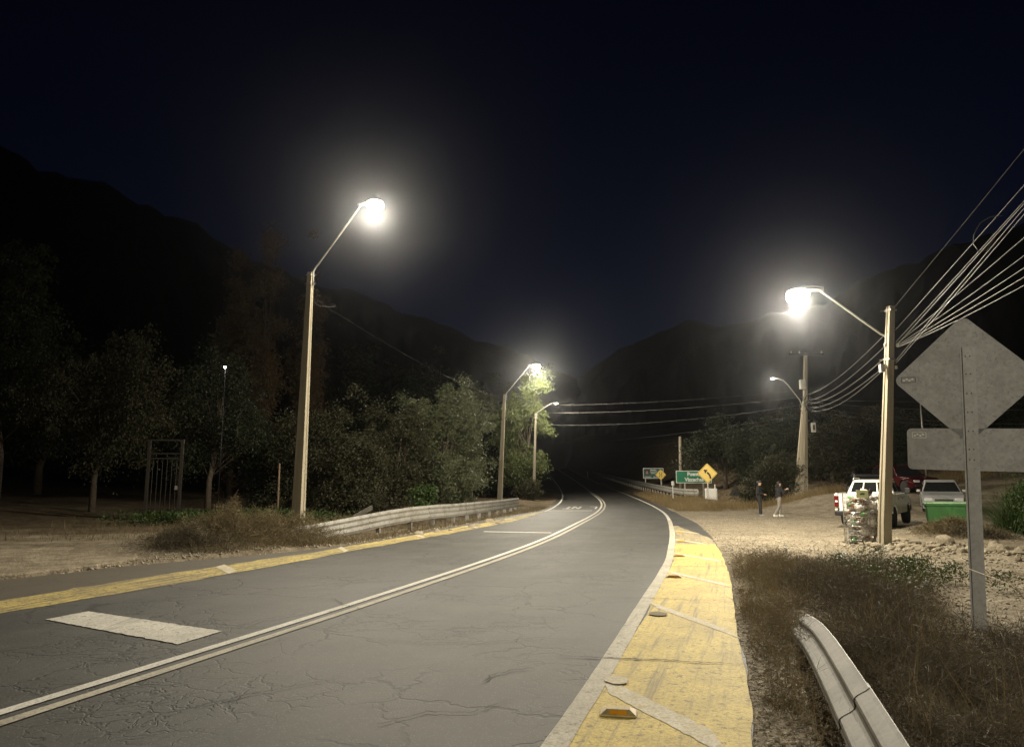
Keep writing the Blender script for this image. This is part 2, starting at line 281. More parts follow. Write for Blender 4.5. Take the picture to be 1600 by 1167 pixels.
# ------------------------------------------------------------------ mesh helpers
class MB:
    def __init__(s): s.v = []; s.f = []; s.uv = None
    def add(s, vs_, fs_):
        o = len(s.v); s.v += [tuple(p) for p in vs_]; s.f += [tuple(i + o for i in f) for f in fs_]
        return s
    def box(s, c, d, rot=None):
        x, y, z = d[0] / 2, d[1] / 2, d[2] / 2
        p = [Vector(q) for q in ((-x,-y,-z),(x,-y,-z),(x,y,-z),(-x,y,-z),(-x,-y,z),(x,-y,z),(x,y,z),(-x,y,z))]
        if rot is not None: p = [rot @ q for q in p]
        return s.add([q + Vector(c) for q in p], [(0,3,2,1),(4,5,6,7),(0,1,5,4),(1,2,6,5),(2,3,7,6),(3,0,4,7)])
    def tube(s, pts, rad, n=8, cap=True):
        pts = [Vector(p) for p in pts]
        if not isinstance(rad, (list, tuple)): rad = [rad] * len(pts)
        o = len(s.v); up = None
        for i, p in enumerate(pts):
            d = (pts[min(i + 1, len(pts) - 1)] - pts[max(i - 1, 0)]).normalized()
            if up is None: up = Vector((0, 0, 1)) if abs(d.z) < 0.9 else Vector((1, 0, 0))
            a = d.cross(up).normalized(); bb = a.cross(d).normalized(); up = bb
            for k in range(n):
                t = 2 * math.pi * k / n
                s.v.append(tuple(p + (a * math.cos(t) + bb * math.sin(t)) * rad[i]))
        for i in range(len(pts) - 1):
            for k in range(n):
                k2 = (k + 1) % n; s.f.append((o + i*n + k, o + i*n + k2, o + (i+1)*n + k2, o + (i+1)*n + k))
        if cap:
            s.f.append(tuple(o + k for k in range(n))[::-1]); s.f.append(tuple(o + (len(pts)-1)*n + k for k in range(n)))
        return s
    def loft(s, secs, cap=True, closed=True):
        n = len(secs[0]); o = len(s.v)
        for q in secs: s.v += [tuple(p) for p in q]
        for i in range(len(secs) - 1):
            for k in range(n if closed else n - 1):
                k2 = (k + 1) % n; s.f.append((o + i*n + k, o + i*n + k2, o + (i+1)*n + k2, o + (i+1)*n + k))
        if cap:
            s.f.append(tuple(o + k for k in range(n))[::-1]); s.f.append(tuple(o + (len(secs)-1)*n + k for k in range(n)))
        return s
    def lathe(s, prof, n=16, c=(0,0,0), axis='z'):
        secs = []
        for r, h in prof:
            q = []
            for k in range(n):
                t = 2 * math.pi * k / n; a, b_ = r * math.cos(t), r * math.sin(t)
                q.append({'z': (c[0]+a, c[1]+b_, c[2]+h), 'x': (c[0]+h, c[1]+a, c[2]+b_), 'y': (c[0]+b_, c[1]+h, c[2]+a)}[axis])
            secs.append(q)
        return s.loft(secs)
    def ell(s, c, r, n=12, m=8, rot=None):
        secs = []
        for i in range(m + 1):
            ph = math.pi * (i / m) - math.pi / 2; ph = max(min(ph, 1.5), -1.5)
            q = []
            for k in range(n):
                t = 2 * math.pi * k / n
                p = Vector((r[0]*math.cos(ph)*math.cos(t), r[1]*math.cos(ph)*math.sin(t), r[2]*math.sin(ph)))
                if rot is not None: p = rot @ p
                q.append(p + Vector(c))
            secs.append(q)
        return s.loft(secs)
    def prism(s, poly, y0, y1, fn=None):
        # poly in (x, z), extruded along y; fn maps (x,y,z)
        g = fn or (lambda p: p)
        return s.loft([[g((x, y0, z)) for x, z in poly], [g((x, y1, z)) for x, z in poly]])
    def build(s, name, mat, parent=None, smooth=False, loc=None):
        me = bpy.data.meshes.new(name); me.from_pydata(s.v, [], s.f); me.update()
        return obj(name, me, mat, parent, smooth, loc)
def obj(name, me, mat, parent=None, smooth=False, loc=None):
    if isinstance(mat, str): mat = M[mat]
    if mat is not None and not me.materials: me.materials.append(mat)
    if smooth and len(me.polygons): me.polygons.foreach_set('use_smooth', [True] * len(me.polygons))
    o = bpy.data.objects.new(name, me); COL.objects.link(o)
    if loc is not None: o.location = loc
    if parent is not None: o.parent = parent
    return o
def normals(o):
    bm = bmesh.new(); bm.from_mesh(o.data); bmesh.ops.recalc_face_normals(bm, faces=bm.faces); bm.to_mesh(o.data); bm.free(); return o
def bevel(o, w, seg=2, ang=0.6):
    normals(o); b = o.modifiers.new('bevel', 'BEVEL'); b.width = w; b.segments = seg; b.limit_method = 'ANGLE'; b.angle_limit = ang; return o
def tag(o, label=None, cat=None, group=None, kind=None):
    if label: o['label'] = label
    if cat: o['category'] = cat
    if group: o['group'] = group
    if kind: o['kind'] = kind
    return o
def thing(name, label, cat, loc=(0, 0, 0), rz=0.0, group=None):
    o = bpy.data.objects.new(name, None); COL.objects.link(o); o.location = loc; o.rotation_euler = (0, 0, rz); o.empty_display_size = 0.3
    return tag(o, label, cat, group)
def fastmesh(name, V, F):
    # V (n,3) array, F (m,k) array of equal-sized faces
    me = bpy.data.meshes.new(name); V = np.asarray(V, dtype=np.float32); F = np.asarray(F, dtype=np.int32); k = F.shape[1]
    me.vertices.add(len(V)); me.vertices.foreach_set('co', V.ravel())
    me.loops.add(F.size); me.loops.foreach_set('vertex_index', F.ravel())
    me.polygons.add(len(F)); me.polygons.foreach_set('loop_start', np.arange(0, F.size, k, dtype=np.int32))
    me.update(calc_edges=True); return me
def text_mesh(s, size, bold=0.0, align='CENTER', spacing=1.0):
    cu = bpy.data.curves.new('t', 'FONT'); cu.body = s; cu.size = size; cu.align_x = align; cu.align_y = 'CENTER'; cu.offset = bold; cu.resolution_u = 3; cu.space_character = spacing
    o = bpy.data.objects.new('t', cu); COL.objects.link(o); bpy.context.view_layer.update()
    me = bpy.data.meshes.new_from_object(o.evaluated_get(bpy.context.evaluated_depsgraph_get()))
    bpy.data.objects.remove(o); bpy.data.curves.remove(cu); me.materials.clear(); return me
def smoothstep(a, b, x):
    t = np.clip((np.asarray(x, dtype=float) - a) / (b - a), 0, 1); return t * t * (3 - 2 * t)

# ------------------------------------------------------------------ road plan (metres: x to the right, y ahead)
def curve(pts):
    P = np.array(sorted(pts, key=lambda p: p[1]), dtype=float); x, y = P[:, 0], P[:, 1]
    d = np.diff(x) / np.diff(y); m = np.empty(len(x)); m[1:-1] = (d[:-1] * np.diff(y)[1:] + d[1:] * np.diff(y)[:-1]) / (y[2:] - y[:-2]); m[0] = d[0]; m[-1] = d[-1]
    def f(q):
        q = np.asarray(q, dtype=float); i = np.clip(np.searchsorted(y, q) - 1, 0, len(y) - 2); h = y[i+1] - y[i]; t = (q - y[i]) / h
        r = ((2*t**3 - 3*t**2 + 1) * x[i] + (t**3 - 2*t**2 + t) * h * m[i] + (-2*t**3 + 3*t**2) * x[i+1] + (t**3 - t**2) * h * m[i+1])
        r = np.where(q < y[0], x[0] + m[0] * (q - y[0]), r); return np.where(q > y[-1], x[-1] + m[-1] * (q - y[-1]), r)
    return f
far = [(12.0, 205), (9.5, 250)]
XC = curve([(-12.6,-20),(-5.4,0.2),(-3.68,5.62),(-2.42,9.6),(0.62,20.5),(2.66,30.2),(4.88,42.0),(6.18,50.9),(7.35,61),(9.5,89.3),(11.44,126),(12.3,169)] + far)
XR = curve([(-7.4,-20),(-1.22,0),(0.29,5.1),(0.95,7.4),(1.93,10.97),(3.09,15.2),(4.58,21.6),(6.02,28.5),(7.92,38.8),(9.55,50.4),(11.7,70.5),(13.45,94),(14.8,126),(15.5,163),(15.2,205),(12.7,250)])
XL = curve([(-16.6,-20),(-9.85,0),(-6.58,9.84),(-5.70,12.3),(-4.93,14.8),(-3.75,19),(-2.05,24.7),(-0.33,30.6),(1.9,42.9),(3.4,55.7),(5.0,74.3),(6.43,99),(7.6,129),(8.4,165),(8.3,205),(6.0,250)])
XYL = curve([(-18.0,-20),(-10.9,0),(-7.35,10.86),(-6.85,12.4),(-6.05,14.8),(-5.48,16.4),(-4.66,18.8),(-2.35,26.8),(-1.15,31),(0.55,38),(1.84,42.9)])
XYR = curve([(-6.1,-20),(0.1,0),(1.56,5.1),(1.84,6.04),(2.65,9.08),(3.64,12.7),(5.16,18.82),(6.0,23),(7.0,28.5)])
XOL = curve([(-20,-20),(-12.6,0),(-9.8,10),(-8.85,13),(-8.2,14.5),(-7.3,16),(-6.0,17.6),(-5.1,19),(-2.7,27),(-1.6,31),(0.1,38),(1.5,43),(2.9,55.7),(4.5,74),(5.9,99),(7.0,129),(7.8,165),(7.7,205),(5.4,250)])
XOR = curve([(-6.15,-20),(0.06,0),(1.53,5.1),(1.81,6.04),(2.62,9.08),(3.61,12.7),(5.14,18.82),(6.1,23),(7.15,28.5),(8.6,38.8),(10.05,50),(12.2,70.5),(13.95,94),(15.3,126),(16.0,163),(15.7,205),(13.2,250)])
def zroad(y):
    y = np.asarray(y, dtype=float); q = np.clip(y - 50, 0, 150); return 2.2e-4 * q**2 + np.clip(y - 200, 0, None) * 0.066
W = [(rng.uniform(0, 6.28), rng.uniform(0, 6.28), k) for k in (0.35, 0.5, 0.8, 1.1, 1.7, 2.3, 3.1, 4.3)]
def wav(x, y):
    s = 0
    for i, (a, p, k) in enumerate(W): s = s + np.sin((x * math.cos(a) + y * math.sin(a)) * k + p) / (1 + k)
    return s / 2.2
def gauss(x, y, cx, cy, sx, sy): return np.exp(-(((x - cx) / sx)**2 + ((y - cy) / sy)**2))
def gz(x, y):
    x = np.asarray(x, dtype=float); y = np.asarray(y, dtype=float)
    xl, xr = XOL(y), XOR(y); base = zroad(y)
    out = np.maximum(xl - x, x - xr)                       # > 0 outside the asphalt
    z = base + np.where(out < 0, -0.05 * smoothstep(0.0, 0.35, -out), 0) + 0.07 * wav(x, y) * smoothstep(0.2, 3.0, out) + 0.004
    right = x > xr; dR = x - xr; dL = xl - x
    # left: low bank behind the rail, mound of dry brush
    z = z + 0.16 * smoothstep(0.5, 3, dL) * smoothstep(16, 20, y) * (1 - smoothstep(60, 90, y)) + 0.22 * gauss(x, y, -7.6, 18.6, 2.2, 2.0) * (out > 0)
    z = z + 0.03 * np.clip(dL - 14, 0, 60) * (dL > 14)
    # right: verge beyond the junction, ravine, rising yard, slope behind
    z = z + 0.42 * smoothstep(0.5, 2.8, dR) * smoothstep(44, 50, y) * right
    yard = smoothstep(30, 44, y) * smoothstep(13, 20, x)
    z = z + 1.0 * yard * right
    z = z + 0.16 * np.clip(x - 24, 0, 60) * smoothstep(20, 40, y) * right + 0.10 * np.clip(y - 47, 0, 60) * smoothstep(18, 24, x) * right
    z = z - 3.2 * gauss(x, y, 16.4, 53.5, 2.4, 6.0) * smoothstep(44.3, 47.5, y) * right * smoothstep(3.2, 6.2, dR)
    z = z + 0.28 * gauss(x, y, 13.3, 23.0, 1.5, 1.0) + 0.18 * gauss(x, y, 10.6, 16.6, 1.6, 2.4) * right + 0.22 * gauss(x, y, 12.6, 45.5, 1.9, 1.5) * right
    z = z + 0.10 * gauss(x, y, 4.8, 9.0, 1.2, 4.0) * smoothstep(0.3, 1.0, dR)
    return z
def g(x, y): return float(gz(np.array([x]), np.array([y]))[0])

# ground sheet
def axis(stops):
    out = []
    for (a, b_, st) in stops: out += list(np.arange(a, b_, st))
    return np.array(out + [stops[-1][1]])
gx = axis([(-900,-200,60),(-200,-60,12),(-60,-26,1.6),(-26,-12,0.5),(-12,20,0.22),(20,40,0.6),(40,120,4),(120,900,60)])
gy = axis([(-500,-60,40),(-60,-8,3),(-8,2,0.6),(2,26,0.2),(26,50,0.3),(50,76,0.6),(76,200,3),(200,360,10),(360,1400,80)])
XX, YY = np.meshgrid(gx, gy); ZZ = gz(XX.ravel(), YY.ravel()); V = np.stack([XX.ravel(), YY.ravel(), ZZ], 1)
nx, ny = len(gx), len(gy); I = (np.arange(ny - 1)[:, None] * nx + np.arange(nx - 1)[None, :]).ravel()
me = fastmesh('ground', V, np.stack([I, I + 1, I + nx + 1, I + nx], 1))
za = me.attributes.new('zone', 'FLOAT', 'POINT')
xr_, xl_ = XOR(V[:, 1]), XOL(V[:, 1])
zone = np.where(V[:, 0] > xr_, 0.10 + 0.35 * gauss(V[:, 0], V[:, 1], 4.5, 8.0, 2.2, 6.5) + 0.8 * smoothstep(46, 52, V[:, 1]) + 0.4 * smoothstep(17, 26, V[:, 0]) + 0.3 * smoothstep(20, 8, V[:, 1]) * smoothstep(6, 9, V[:, 0]), 0.40 + 0.25 * smoothstep(18, 26, V[:, 1]) + 0.3 * smoothstep(4, 10, xl_ - V[:, 0]) * smoothstep(20, 26, V[:, 1]))
za.data.foreach_set('value', zone.astype(np.float32))
ground = obj('ground', me, 'soil', smooth=True); tag(ground, kind='structure')

# asphalt road
def ribbon(name, fa, fb, y0, y1, zoff, mat, parent=None, step=0.5, nu=2, ends=None, jag=0.0):
    ys = [y0]
    while ys[-1] < y1: ys.append(min(y1, ys[-1] + step * (1 if ys[-1] < 60 else 3)))
    ys = np.array(ys); u = np.linspace(0, 1, nu); a, b_ = fa(ys), fb(ys)
    if jag:
        rj = np.random.default_rng(int(abs(y0 * 13 + zoff * 1e4))); sm = lambda w: np.convolve(rj.normal(0, 1, len(ys) + w), np.ones(w) / w**.6, 'same')[:len(ys)]; a = a + jag * (sm(2) * .3 + sm(7) * .5); b_ = b_ + jag * (sm(2) * .3 + sm(7) * .5)
    X = a[:, None] * (1 - u) + b_[:, None] * u; Y = np.repeat(ys[:, None], nu, 1); Z = zroad(Y) + zoff
    V_ = np.stack([X.ravel(), Y.ravel(), Z.ravel()], 1); n_ = len(ys)
    I_ = (np.arange(n_ - 1)[:, None] * nu + np.arange(nu - 1)[None, :]).ravel()
    F_ = np.stack([I_, I_ + 1, I_ + nu + 1, I_ + nu], 1); me = fastmesh(name, V_, F_)
    uvl = me.uv_layers.new(name='UVMap'); li = F_.ravel(); c = XC(V_[:, 1])
    uvl.data.foreach_set('uv', np.stack([V_[li, 0] - c[li], V_[li, 1]], 1).astype(np.float32).ravel())
    return obj(name, me, mat, parent)
road = ribbon('road', XOL, XOR, -30, 250, 0.012, 'asphalt', nu=8, jag=0.05); tag(road, kind='structure')
def off(f, d): return lambda y: f(y) + d * np.sqrt(1 + ((f(np.asarray(y) + 0.3) - f(np.asarray(y) - 0.3)) / 0.6)**2)
ribbon('shoulder_paint', XYR, off(XR, 0.085), -12, 20.5, 0.017, 'yellow', road, 0.2, 5, jag=0.02)
ribbon('shoulder_paint', lambda y: XYR(y) - (XYR(y) - XR(y) - .25) * smoothstep(22, 29.5, y), off(XR, 0.085), 20.5, 29.0, 0.017, 'yellow_faded', road, 0.2, 5, jag=0.05)
ribbon('shoulder_paint', off(XL, -0.02), XYL, -20, 42.6, 0.017, 'yellow_old', road, 0.2, 5, jag=0.07)
ribbon('edge_line', off(XR, -0.085), off(XR, 0.085), -20, 33, 0.021, 'white_dusty', road, 0.2, jag=0.006)
ribbon('edge_line', off(XR, -0.07), off(XR, 0.07), 33, 200, 0.021, 'white', road, 0.5)
ribbon('edge_line', off(XL, -0.06), off(XL, 0.09), 42.2, 200, 0.021, 'white', road, 0.5)
ribbon('centre_line', off(XC, -0.185), off(XC, -0.06), -20, 200, 0.021, 'white', road, 0.3, jag=0.004)
ribbon('centre_line', off(XC, 0.055), off(XC, 0.175), -20, 200, 0.021, 'white_dusty', road, 0.3, jag=0.006)
def quadpaint(name, poly, zoff, mat, parent=road, jag=0.004):
    rj = random.Random(int(poly[0][0] * 991 + poly[0][1] * 77)); P = []
    for (p, q) in zip(poly, poly[1:] + poly[:1]):
        n_ = max(2, int(math.dist(p, q) / 0.05))
        for k in range(n_): t = k / n_; P.append((p[0] + (q[0]-p[0])*t + rj.gauss(0, jag), p[1] + (q[1]-p[1])*t + rj.gauss(0, jag * 1.6)))
    P = np.array([(x, y, float(zroad(y)) + zoff) for x, y in P]); me = bpy.data.meshes.new(name); me.from_pydata(P.tolist(), [], [tuple(range(len(P)))])
    uvl = me.uv_layers.new(name='UVMap')
    for lp in me.loops: uvl.data[lp.index].uv = (P[lp.vertex_index][0] * 0.3, P[lp.vertex_index][1])
    me.update(); return obj(name, me, mat, parent)
quadpaint('painted_block', [(-5.75,9.45),(-3.49,8.05),(-3.29,8.73),(-5.55,10.03)], 0.021, 'white_worn')
quadpaint('cross_line', [(2.05,43.3),(4.62,43.3),(4.66,43.9),(2.15,43.9)], 0.021, 'white')
quadpaint('cross_line', [(-0.98,25.45),(1.27,24.85),(1.33,25.1),(-0.94,25.72)], 0.021, 'white')
# slanted bars across the yellow shoulder
w = 0.56
for ax, ay, bx_, by in ((0.78,6.51,1.36,5.1),(1.94,10.58,2.47,8.62),(2.93,14.37,3.52,12.5),(3.83,18.0,4.45,16.2),(4.75,22.3,5.25,20.6),(5.6,26.3,6.1,24.7)):
    quadpaint('slanted_bar', [(ax, ay - w/2), (ax, ay + w/2), (bx_, by + w/2), (bx_, by - w/2)], 0.0205, 'white_bar')
for k, yy in enumerate((14.0, 18.2, 22.8, 27.5, 33.0)):
    a, b_ = float(XL(yy)) - 0.05, float(XYL(yy + 1.1)) + 0.05
    quadpaint('slanted_bar', [(a, yy), (a, yy + 0.45), (b_, yy + 1.55), (b_, yy + 1.1)], 0.0205, 'white_bar')
# road word, for the oncoming lane (read from the far side)
def road_word():
    letters = {'L': [((0,0),(0,1)), ((0,0),(1,0))], 'E': [((0,0),(0,1)), ((0,1),(1,1)), ((0,.5),(.8,.5)), ((0,0),(1,0))], 'N': [((0,0),(0,1)), ((0,1),(1,0)), ((1,0),(1,1))],
               'T': [((.5,0),(.5,1)), ((0,1),(1,1))], 'O': [((0,0),(0,1)), ((0,1),(1,1)), ((1,1),(1,0)), ((1,0),(0,0))]}
    y0, hgt, w, gap = 46.6, 3.8, 0.40, 0.13
    for i, ch in enumerate('LENTO'):
        mb = MB()
        for (a, b_) in letters[ch]:
            pts = []
            for (u, v) in (a, b_):
                yy = y0 + hgt * (1 - v); xx = float(XC(yy)) - 0.42 - i * (w + gap) - u * w; pts.append(Vector((xx, yy, 0)))
            d = pts[1] - pts[0]; hor = abs(d.x) > abs(d.y)
            sx, sy = (0.05, 0.0) if not hor else (0.0, 0.28)
            if abs(d.x) > 0.2 and abs(d.y) > 0.2: sx, sy = 0.055, 0.0
            q = [pts[0] + Vector((-sx, -sy, 0)), pts[0] + Vector((sx, sy if hor else 0, 0)), pts[1] + Vector((sx, sy, 0)), pts[1] + Vector((-sx, -sy if hor else 0, 0))]
            if hor: q = [pts[0] + Vector((0.05,-sy,0)), pts[0] + Vector((0.05,sy,0)), pts[1] + Vector((-0.05,sy,0)), pts[1] + Vector((-0.05,-sy,0))]
            mb.add([(p.x, p.y, float(zroad(p.y)) + 0.021 + 0.002 * len(mb.f)) for p in q], [(0, 1, 2, 3)])
        o = mb.build('road_letter', 'white_ghost' if ch in 'EO' else 'white', road)
        uvl = o.data.uv_layers.new(name='UVMap')
        for lp in o.data.loops: uvl.data[lp.index].uv = o.data.vertices[lp.vertex_index].co.xy
road_word()
# main open cracks
def crack(pts, w):
    rs = random.Random(int(pts[0][0] * 1000)); P = []
    for (a, b_) in zip(pts[:-1], pts[1:]):
        n_ = max(3, int(math.dist(a, b_) / 0.05))
        for k in range(n_):
            t = k / n_; P.append((a[0] + (b_[0]-a[0])*t + rs.gauss(0, 0.010), a[1] + (b_[1]-a[1])*t + rs.gauss(0, 0.012)))
    mb = MB(); L, Q = [], []
    for i, p in enumerate(P):
        q = P[min(i+1, len(P)-1)]; r_ = P[max(i-1, 0)]; d = Vector((q[0]-r_[0], q[1]-r_[1], 0)).normalized(); nrm = Vector((-d.y, d.x, 0))
        ww = w * rs.uniform(0.35, 1.2) * (0.4 + 0.6 * math.sin(math.pi * min(1, (i + 1) / len(P))))
        z = float(zroad(p[1])) + 0.0265
        L.append((p[0]+nrm.x*ww, p[1]+nrm.y*ww, z)); Q.append((p[0]-nrm.x*ww, p[1]-nrm.y*ww, z))
    n_ = len(P); mb.add(L + Q, [(i, i+1, n_+i+1, n_+i) for i in range(n_-1)]); mb.build('crack', 'crack', road)
crack([(0.45,7.52),(0.95,7.42),(1.4,7.36),(1.75,7.25),(2.1,7.2)], 0.016)
crack([(1.35,11.3),(1.9,11.15),(2.5,11.0),(3.1,10.9)], 0.010)
crack([(2.2,15.6),(3.2,15.2),(4.3,15.1)], 0.012)
crack([(3.2,19.2),(4.2,18.7),(5.1,18.6)], 0.013)
crack([(-0.95,5.45),(-0.62,5.75),(-0.3,5.72),(-0.1,5.95),(0.05,6.1)], 0.007)
crack([(-0.25,6.55),(-0.18,6.75),(-0.02,6.95),(0.25,7.05)], 0.009)
crack([(-2.6,5.6),(-2.1,6.2),(-1.6,6.6),(-1.45,6.9)], 0.006)
crack([(-1.55,8.3),(-0.9,8.1),(-0.2,8.15),(0.3,8.35),(0.9,8.2)], 0.005)
crack([(-0.3,9.9),(0.2,9.6),(0.75,9.5)], 0.006)
crack([(-3.0,10.9),(-2.6,11.1),(-2.3,10.5),(-1.8,10.0)], 0.007)
crack([(0.6,12.8),(1.2,12.6),(1.7,12.75)], 0.006)
# scars where studs were lost, mostly filled with grey mortar
for (x, y, a, b_) in ((1.87,9.8,0.12,0.15),(0.89,6.62,0.10,0.14)):
    mb = MB(); n_ = 18; mb.add([(x + a*math.cos(2*math.pi*k/n_)*(1+0.1*math.sin(k*2.1)), y + b_*math.sin(2*math.pi*k/n_), 0.0300) for k in range(n_)], [tuple(range(n_))]); mb.build('stud_scar', 'scar_dark' if x > 1 else 'white_bar', road)

# raised reflective studs
for i, (x, y, lab) in enumerate(((0.78,5.72,'nearest amber reflector stud on the yellow shoulder'),(2.87,13.5,'amber reflector stud on yellow shoulder, second from the camera'),(3.79,17.2,'amber reflector stud on yellow shoulder, third from the camera'),(4.77,21.3,'amber reflector stud on yellow shoulder, fourth from the camera'),(5.6,25.2,'farthest amber reflector stud on the yellow shoulder'))):
    t = thing('road_stud', lab, 'road stud', (x, y, 0.018), R(-10), 'studs along the yellow shoulder')
    def sec(w, d, z): return [(-w,-d,z),(w,-d,z),(w,d,z),(-w,d,z)]
    bevel(MB().loft([sec(0.135,0.085,0), sec(0.130,0.080,0.012), sec(0.085,0.038,0.042)]).build('stud_body', 'stud', t), 0.006)
    mb = MB(); mb.add([(-0.065,-0.0775,0.017),(0.065,-0.0775,0.017),(0.055,-0.0505,0.0365),(-0.055,-0.0505,0.0365)], [(0,1,2,3)]); mb.add([(-0.065,-0.0735,0.017),(0.065,-0.0735,0.017),(0.055,-0.0465,0.0365),(-0.055,-0.0465,0.0365)], [(3,2,1,0)])
    mb.build('reflector', 'amber', t)

# concrete apron on the left, a low broken step above the road edge
ap = [(-14.5,9.0),(-12.0,9.4),(-10.2,10.9),(-8.98,13.0),(-8.55,13.7),(-8.2,14.55),(-7.95,15.9),(-8.4,17.0),(-9.6,17.7),(-10.5,19.2),(-12.5,19.6),(-14.0,20.6),(-18.0,19.5),(-18.5,12.0)]
apd = []
for (a, b_) in zip(ap, ap[1:] + ap[:1]):
    n_ = max(2, int(math.dist(a, b_) / 0.25))
    for k in range(n_):
        t = k / n_; apd.append((a[0]+(b_[0]-a[0])*t + random.gauss(0,0.03), a[1]+(b_[1]-a[1])*t + random.gauss(0,0.03)))
mb = MB(); mb.loft([[(x, y, -0.15) for x, y in apd], [(x, y, 0.075) for x, y in apd], [(x + (-13 - x) * 0.006, y + (15 - y) * 0.006, 0.095) for x, y in apd]])
slab = normals(mb.build('dirt_apron', 'soil')); tag(slab, kind='structure')

# ------------------------------------------------------------------ hills round the valley
def hill(name, ridge, r_in, depth, seed, z0=-2.0):
    # ridge: (azimuth deg from straight ahead, elevation deg, distance)
    rs = np.random.default_rng(seed); az = np.array([p[0] for p in ridge]); el = np.array([p[1] for p in ridge]); di = np.array([p[2] for p in ridge])
    A = np.linspace(az[0], az[-1], 220); E_ = np.interp(A, az, el); D = np.interp(A, az, di)
    zr_ = 1.7 + D * np.tan(np.radians(E_)); n = np.zeros_like(A)
    for k in (0.35, 0.8, 1.7, 3.1, 6.0): n += np.sin(A * k * 1.3 + rs.uniform(0, 6)) / (1 + k * 1.2)
    zr_ = zr_ * (1 + 0.022 * n)
    T = np.concatenate([np.linspace(0, 1, 34), 1 + np.linspace(0.05, 0.8, 8)]); V_ = []
    for t in T:
        r = r_in + (D - r_in) * t; h = z0 + (zr_ - z0) * (np.minimum(t, 1)**1.15) * np.where(t > 1, 1 - 0.35 * (t - 1)**1.2, 1)
        w = np.sin(A * 1.1 + t * 9 + seed) * np.sin(A * 2.7 - t * 5) + 0.5 * np.sin(A * 6.1 + t * 23); h = h + w * 0.045 * (zr_ - z0) * np.sin(np.pi * np.clip(t, 0, 1))
        V_.append(np.stack([r * np.sin(np.radians(A)), r * np.cos(np.radians(A)), h], 1))
    V_ = np.concatenate(V_); nA = len(A); I_ = (np.arange(len(T) - 1)[:, None] * nA + np.arange(nA - 1)[None, :]).ravel()
    me = fastmesh(name, V_, np.stack([I_, I_ + nA, I_ + nA + 1, I_ + 1], 1)); o = obj(name, me, 'hill', smooth=True); tag(o, kind='structure')
hill('hill_left', [(-115,20,420),(-80,22,420),(-50,21.5,430),(-34.7,20.5,450),(-31.2,20.2,470),(-25.5,18.2,480),(-20.4,16.5,500),(-14.6,14.6,520),(-8.9,13.0,560),(-4.9,12.0,620),(2.5,8.9,700),(9,6.0,800)], 150, 300, 3)
hill('hill_right', [(1,5.0,900),(6.4,9.0,720),(9.8,10.7,600),(13.6,11.8,520),(16,11.5,500),(19,12.1,480),(23.4,12.7,460),(29.4,14.9,430),(34.7,16.4,410),(45,19,400),(75,22,400),(115,20,400)], 150, 300, 8)

# ------------------------------------------------------------------ street lamps
def sq(x, y, z, w): return [(x-w,y-w,z),(x+w,y-w,z),(x+w,y+w,z),(x-w,y+w,z)]
def ipole(h, w0, w1, lean, rot=0.0, n=9):
    # tapered prestressed pole: square with recessed sides (shallow I section)
    mb = MB(); secs = []
    for k in range(n + 1):
        t = k / n; a = w0 + (w1 - w0) * t; b_ = a * 0.72; c = Vector(lean) * t * h
        pr = [(-a,-b_),(a,-b_),(a,-b_*.45),(a*.80,-b_*.3),(a*.80,b_*.3),(a,b_*.45),(a,b_),(-a,b_),(-a,b_*.45),(-a*.80,b_*.3),(-a*.80,-b_*.3),(-a,-b_*.45)]
        cr, sr = math.cos(rot), math.sin(rot)
        secs.append([(c.x + x*cr - y*sr, c.y + x*sr + y*cr, h * t - (0.25 if k == 0 else 0)) for x, y in pr])
    return mb.loft(secs)
